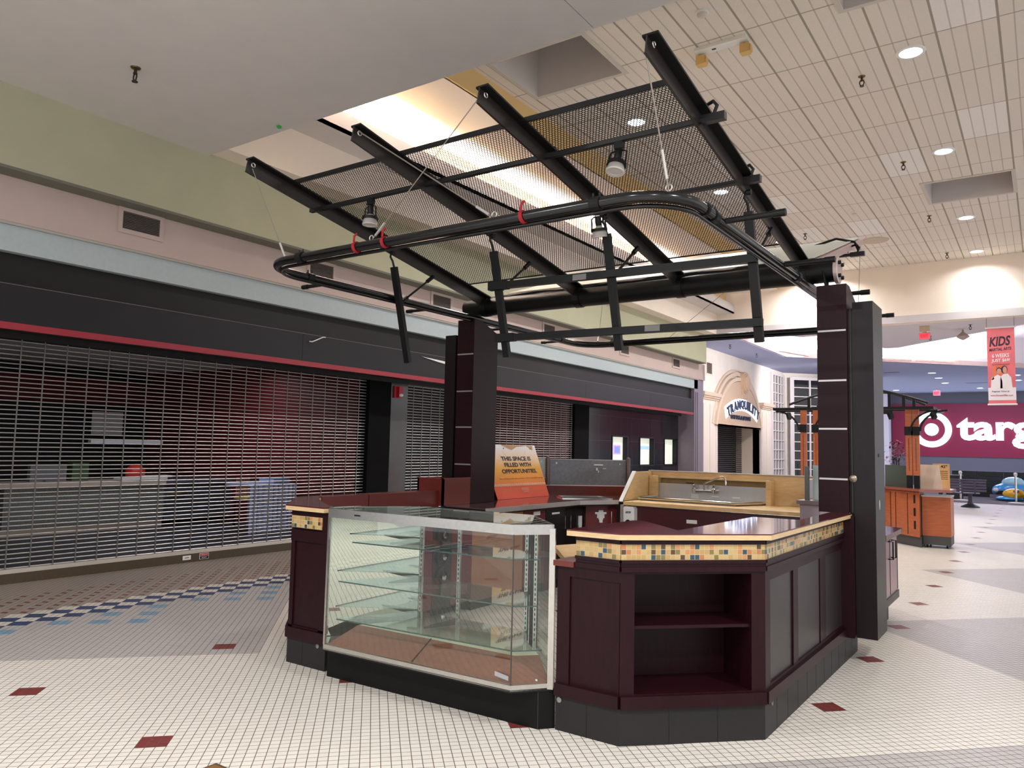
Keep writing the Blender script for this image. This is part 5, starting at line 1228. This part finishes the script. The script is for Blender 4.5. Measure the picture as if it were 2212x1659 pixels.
# rear wing
rt = lambda x: Vector((x-.05, 9.35, 4.02)); rr = lambda x: Vector((x, 6.55, 3.12)); rd = (rt(0)-rr(0)).normalized(); ru = Vector((1, 0, 0)).cross(rd)
if ru.z < 0: ru = -ru
for x in BX:
    a, b = rr(x), rt(x); part('rear_beam', MB().obox((a+b)/2, (b-a)/2, (.035, 0, 0), ru*.005).obox((a+b)/2-ru*.035, (b-a)/2, (.004, 0, 0), ru*.035), mat('pinkish_beam', (190, 160, 154), .45), t)
part('rear_panel', MB().ext([rr(BX[0])+rd*.35+ru*.02, rr(BX[3])+rd*.35+ru*.02, rt(BX[3])-rd*.15+ru*.02, rt(BX[0])-rd*.15+ru*.02], ru*.006), mat('pale_acrylic', (196, 200, 190), .35), t)
cb = MB()
for k in range(5):
    cb.tube([(x, 6.5-.03+.014*k+.01*math.sin(x*5+k), 3.125+.008*math.sin(x*7+k*2)) for x in [-5.0+.125*i for i in range(29)]]+[(-1.46, 6.44+.03*k, 3.10), (-1.42, 6.40+.03*k, 2.98), (-1.41, 6.42+.02*k, 2.86)], .008, 6)
part('cable_bundle', cb, BLACKP, t, True)
# hanging ladder frame (old sign frame) of four posts
t = thing('hanging_sign_frame', (-2.6, 5.2, 2.8), 'black ladder-like frame of four posts and two rails hung under the canopy', 'frame')
for i, x in enumerate(BX):
    a, b = Vector((x, 5.06, 3.17)), Vector((x, 5.29, 2.31))
    pt = part('post', MB().bar(a, b, .06, .04, (0, 1, 0)), BLACK, t)
    part('hook', MB().tube([a, a+Vector((0, -.02, .05)), a+Vector((-.02, -.03, .09)), a+Vector((0, -.04, .13))], .010, 6).lathe([(.02, 0), (.02, .03)], a+Vector((0, -.04, .12)), (1, 0, 0), 10), BLACKP, pt, True)
    m1 = a.lerp(b, .38); e1 = Vector((x-.01, 5.62, 3.19))
    part('brace', MB().tube([m1, e1], .011, 8).tube([m1.lerp(e1, .02), m1.lerp(e1, .22)], .02, 8).tube([m1.lerp(e1, .82), e1], .02, 8), BLACKP, pt, True)
rl = lambda f: Vector((0, 5.06+.23*f, 3.17-.86*f))
for f, dz in ((.33, 0), (.82, 0)):
    p = rl(f)+Vector((0, -.025, 0)); rp_ = part('rail', MB().bar((BX[1]-.06, p.y, p.z), (BX[3]+.04, p.y, p.z-.03), .05, .055), BLACK, t)
    part('tape_wrap', MB().box(BX[1]-.07, BX[1]+.12, p.y-.028, p.y+.028, p.z-.034, p.z+.034), BLACKP, rp_)
    part('clear_tape', MB().bar((-2.42 if f > .5 else -2.98, p.y-.027, p.z-.016), (-2.30 if f > .5 else -2.86, p.y-.027, p.z-.018), .002, .045), mat('clear_tape', (120, 116, 112), .2), rp_)
# stadium shaped ring
zr = 2.9; x0, x1, y0, y1, cr_ = -4.93, -1.53, 3.655, 8.73, .33
path = []
for cx, cy_, a0 in ((x1-cr_, y0+cr_, -90), (x1-cr_, y1-cr_, 0), (x0+cr_, y1-cr_, 90), (x0+cr_, y0+cr_, 180)):
    for k in range(11):
        a = math.radians(a0+9*k); path.append((cx+cr_*math.cos(a), cy_+cr_*math.sin(a), zr))
RGL = mat('black_gloss_tube', (18, 17, 17), .18)
t = thing('hanging_ring', (-3.2, 6.2, zr), 'glossy black rounded rectangular tube ring hung on cables below the canopy', 'ring')
part('tube', MB().tube(path, .032, 14, True), RGL, t, True)
part('lower_tube', MB().tube([(p[0]+(-3.23-p[0])*.012, p[1]+(6.2-p[1])*.012, zr-.040) for p in path], .013, 10, True), RGL, t, True)
for y in (4.33, 5.57, 6.85, 8.1):
    part('peg', MB().tube([(x1, y, zr), (x1+.30, y, zr)], .018, 10).tube([(x1+.30, y, zr), (x1+.37, y, zr)], .022, 10), BLACK, t, True)
for y in (4.39, 5.73, 7.1, 8.28):
    part('peg', MB().tube([(x0, y, zr), (x0-.30, y, zr)], .016, 10).tube([(x0-.30, y, zr), (x0-.37, y, zr)], .020, 10), BLACK, t, True)
for x, y, ax in ((-4.45, y0, (1, 0, 0)), (-2.0, y0, (1, 0, 0)), (x0, 4.15, (0, 1, 0)), (x0, 8.15, (0, 1, 0)), (x1, 4.2, (0, 1, 0)), (x1, 6.0, (0, 1, 0)), (-4.5, y1, (1, 0, 0))):
    cl = MB().lathe([(.036, -.03), (.040, -.03), (.040, .03), (.036, .03)], (x, y, zr), ax, 16)
    for s in (-.02, .02): cl.lathe([(.006, .03), (.006, .06)], Vector((x, y, zr))+Vector(ax)*s, (0, 0, 1), 8)
    part('clamp', cl, BLACKP, t)
for x, lb in ((-3.87, 'leftmost'), (-3.60, 'middle'), (-2.484, 'rightmost')):
    solo('velcro_tie', MB().lathe([(.034, -.010), (.040, -.012), (.040, .012), (.034, .010)], (x, y0, zr), (1, 0, .15), 16).tube([(x, y0-.03, zr+.03), (x+.01, y0-.035, zr+.07), (x+.03, y0-.03, zr+.085)], .008, 6), REDV, 'red strap tied round the front of the hanging ring, %s of three' % lb, 'strap', 'red straps on the hanging ring')
solo('velcro_tie', MB().lathe([(.036, -.004), (.039, -.004), (.039, .004), (.036, .004)], (x1+.006, 4.05, zr), (0, 1, 0), 16), BLACKP, 'thin black tie round the right corner of the hanging ring', 'strap')
# suspension wires
def wire(pts, label, r=.0035, buckle=None):
    pts = [pts[0], (pts[1][0], pts[1][1], pts[1][2]-.022)]
    o = thing('suspension_wire', pts[0], label, 'wire', None)
    part('cable', MB().tube(pts, r, 6), mat('steel_cable', (150, 140, 130), .4, .6), o, True)
    if buckle:
        a, b = Vector(pts[-2]), Vector(pts[-1]); part('turnbuckle', MB().tube([b.lerp(a, buckle*.3), b.lerp(a, buckle)], .009, 8), mat('zinc', (206, 200, 192), .35, .7), o, True)
        part('hook', MB().tube([b+Vector((.018*math.cos(q), 0, .02+.018*math.sin(q))) for q in [2*math.pi*k/10 for k in range(10)]], .004, 6, True), mat('zinc', (206, 200, 192), .35, .7), o, True)
wire([(-4.86, 3.50, 3.60), (-4.84, 3.86, 2.945)], 'wire from the first canopy beam tip down to the ring corner at left', .003, .25)
wire([(-3.73, 3.50, 3.64), (-2.70, 3.66, 2.95)], 'pale wire running down along the second canopy beam to the ring', .005, .12)
wire([(-2.69, 3.48, 3.62), (-3.735, 3.66, 2.95)], 'wire crossing from the third beam tip to the ring beside the red straps', .0035, .14)
wire([(-1.63, 3.48, 3.60), (-1.60, 3.72, 2.94)], 'wire from the fourth beam tip down to the ring front right corner', .0045, .3)
wire([(-1.66, 9.28, 3.98), (-1.56, 8.5, 2.93)], 'thin wire behind the right tower down to the ring back corner', .003, .1)
wire([(-4.9, 9.28, 3.98), (-4.72, 8.72, 2.93)], 'thin wire at the ring back left corner under the pipe', .003, .1)
wire([(-2.68, 9.2, 3.9), (-3.75, 8.73, 2.94)], 'thin slanting wire at the back of the ring, under the pipe', .003)
# lighting tracks
TRK = mat('track_black', (28, 27, 27), .35)
def track(y, z, x0, x1, label, feed=True):
    t = thing('lighting_track', ((x0+x1)/2, y, z), label, 'track')
    part('rail', MB().box(x0, x1, y-.018, y+.018, z-.014, z+.014), TRK, t)
    part('rail_slot', MB().box(x0+.02, x1-.02, y-.006, y+.006, z-.0155, z-.014), BLACKP, t)
    if feed:
        part('end_feed', MB().box(x1-.04, x1+.10, y-.022, y+.022, z-.025, z+.022), TRK, t)
        part('feed_cable', MB().tube([(x1+.03, y, z+.02), (x1+.05, y, z+.07), (x1+.02, y+.02, z+.11), (x1-.04, y+.04, z+.10), (x1-.08, y+.05, z+.04)], .011, 8), BLACKP, t, True)
    return t
track(4.2, 3.485, -5.01, -1.56, 'front black lighting track crossing under the canopy'); track(5.0, 3.365, -4.9, -1.60, 'second lighting track behind the hanging ring front')
t9 = track(8.6, 3.66, -4.9, -1.60, 'rear lighting track with arched cables above the right tower')
part('arched_cable', MB().tube([(-1.56, 8.6, 3.70), (-1.60, 8.62, 3.80), (-1.80, 8.7, 3.88), (-2.05, 8.75, 3.84), (-2.2, 8.7, 3.72)], .013, 8).tube([(-2.0, 8.6, 3.66), (-1.92, 8.7, 3.76), (-1.98, 8.75, 3.85)], .012, 8), BLACKP, t9, True)
def spot(loc, tilt, label):
    t = thing('track_spotlight', loc, label, 'track light', 'spotlights clipped to the canopy tracks'); c = Vector(loc); ax = Vector(tilt).normalized()
    part('adapter', MB().box(c.x-.03, c.x+.03, c.y-.016, c.y+.016, c.z-.045, c.z-.0), BLACKP, t)
    s = c+Vector((0, 0, -.055)); side = ax.cross(Vector((0, 1, 0))).normalized()
    part('socket', MB().lathe([(.022, 0), (.024, .01), (.024, .07), (.020, .075)], s, ax, 18), BLACKP, t, True)
    hd = s+ax*.115
    yk = MB()
    for q in (-1, 1): yk.tube([s+ax*.0+side*.02*q, s+ax*.015+side*.056*q, hd+side*.062*q], .006, 6)
    yk.lathe([(.056, -.010), (.063, -.010), (.063, .010), (.056, .010)], hd-ax*.014, ax, 24)
    part('yoke', yk, BLACKP, t, True)
    part('bulb', MB().lathe([(.02, -.05), (.026, -.035), (.048, -.012), (.057, .022), (.060, .036)], hd, ax, 28), mat('bulb_grey', (170, 164, 158), .4), t, True)
    part('bulb_face', MB().lathe([(.060, .036), (.057, .043), (.038, .041), (.035, .037), (.015, .039), (.002, .040)], hd, ax, 28), mat('bulb_face', (196, 190, 184), .3), t, True)
spot((-4.307, 4.2, 3.471), (0, -.02, -1), 'track light at left end of the front track'); spot((-2.14, 4.2, 3.471), (-.05, -.25, -1), 'track light on the front track between third and fourth beams')
spot((-2.72, 5.0, 3.351), (0, .25, -1), 'track light on the second track beside the third hanging post'); spot((-3.98, 8.6, 3.646), (.05, .15, -1), 'small track light seen below the main pipe')
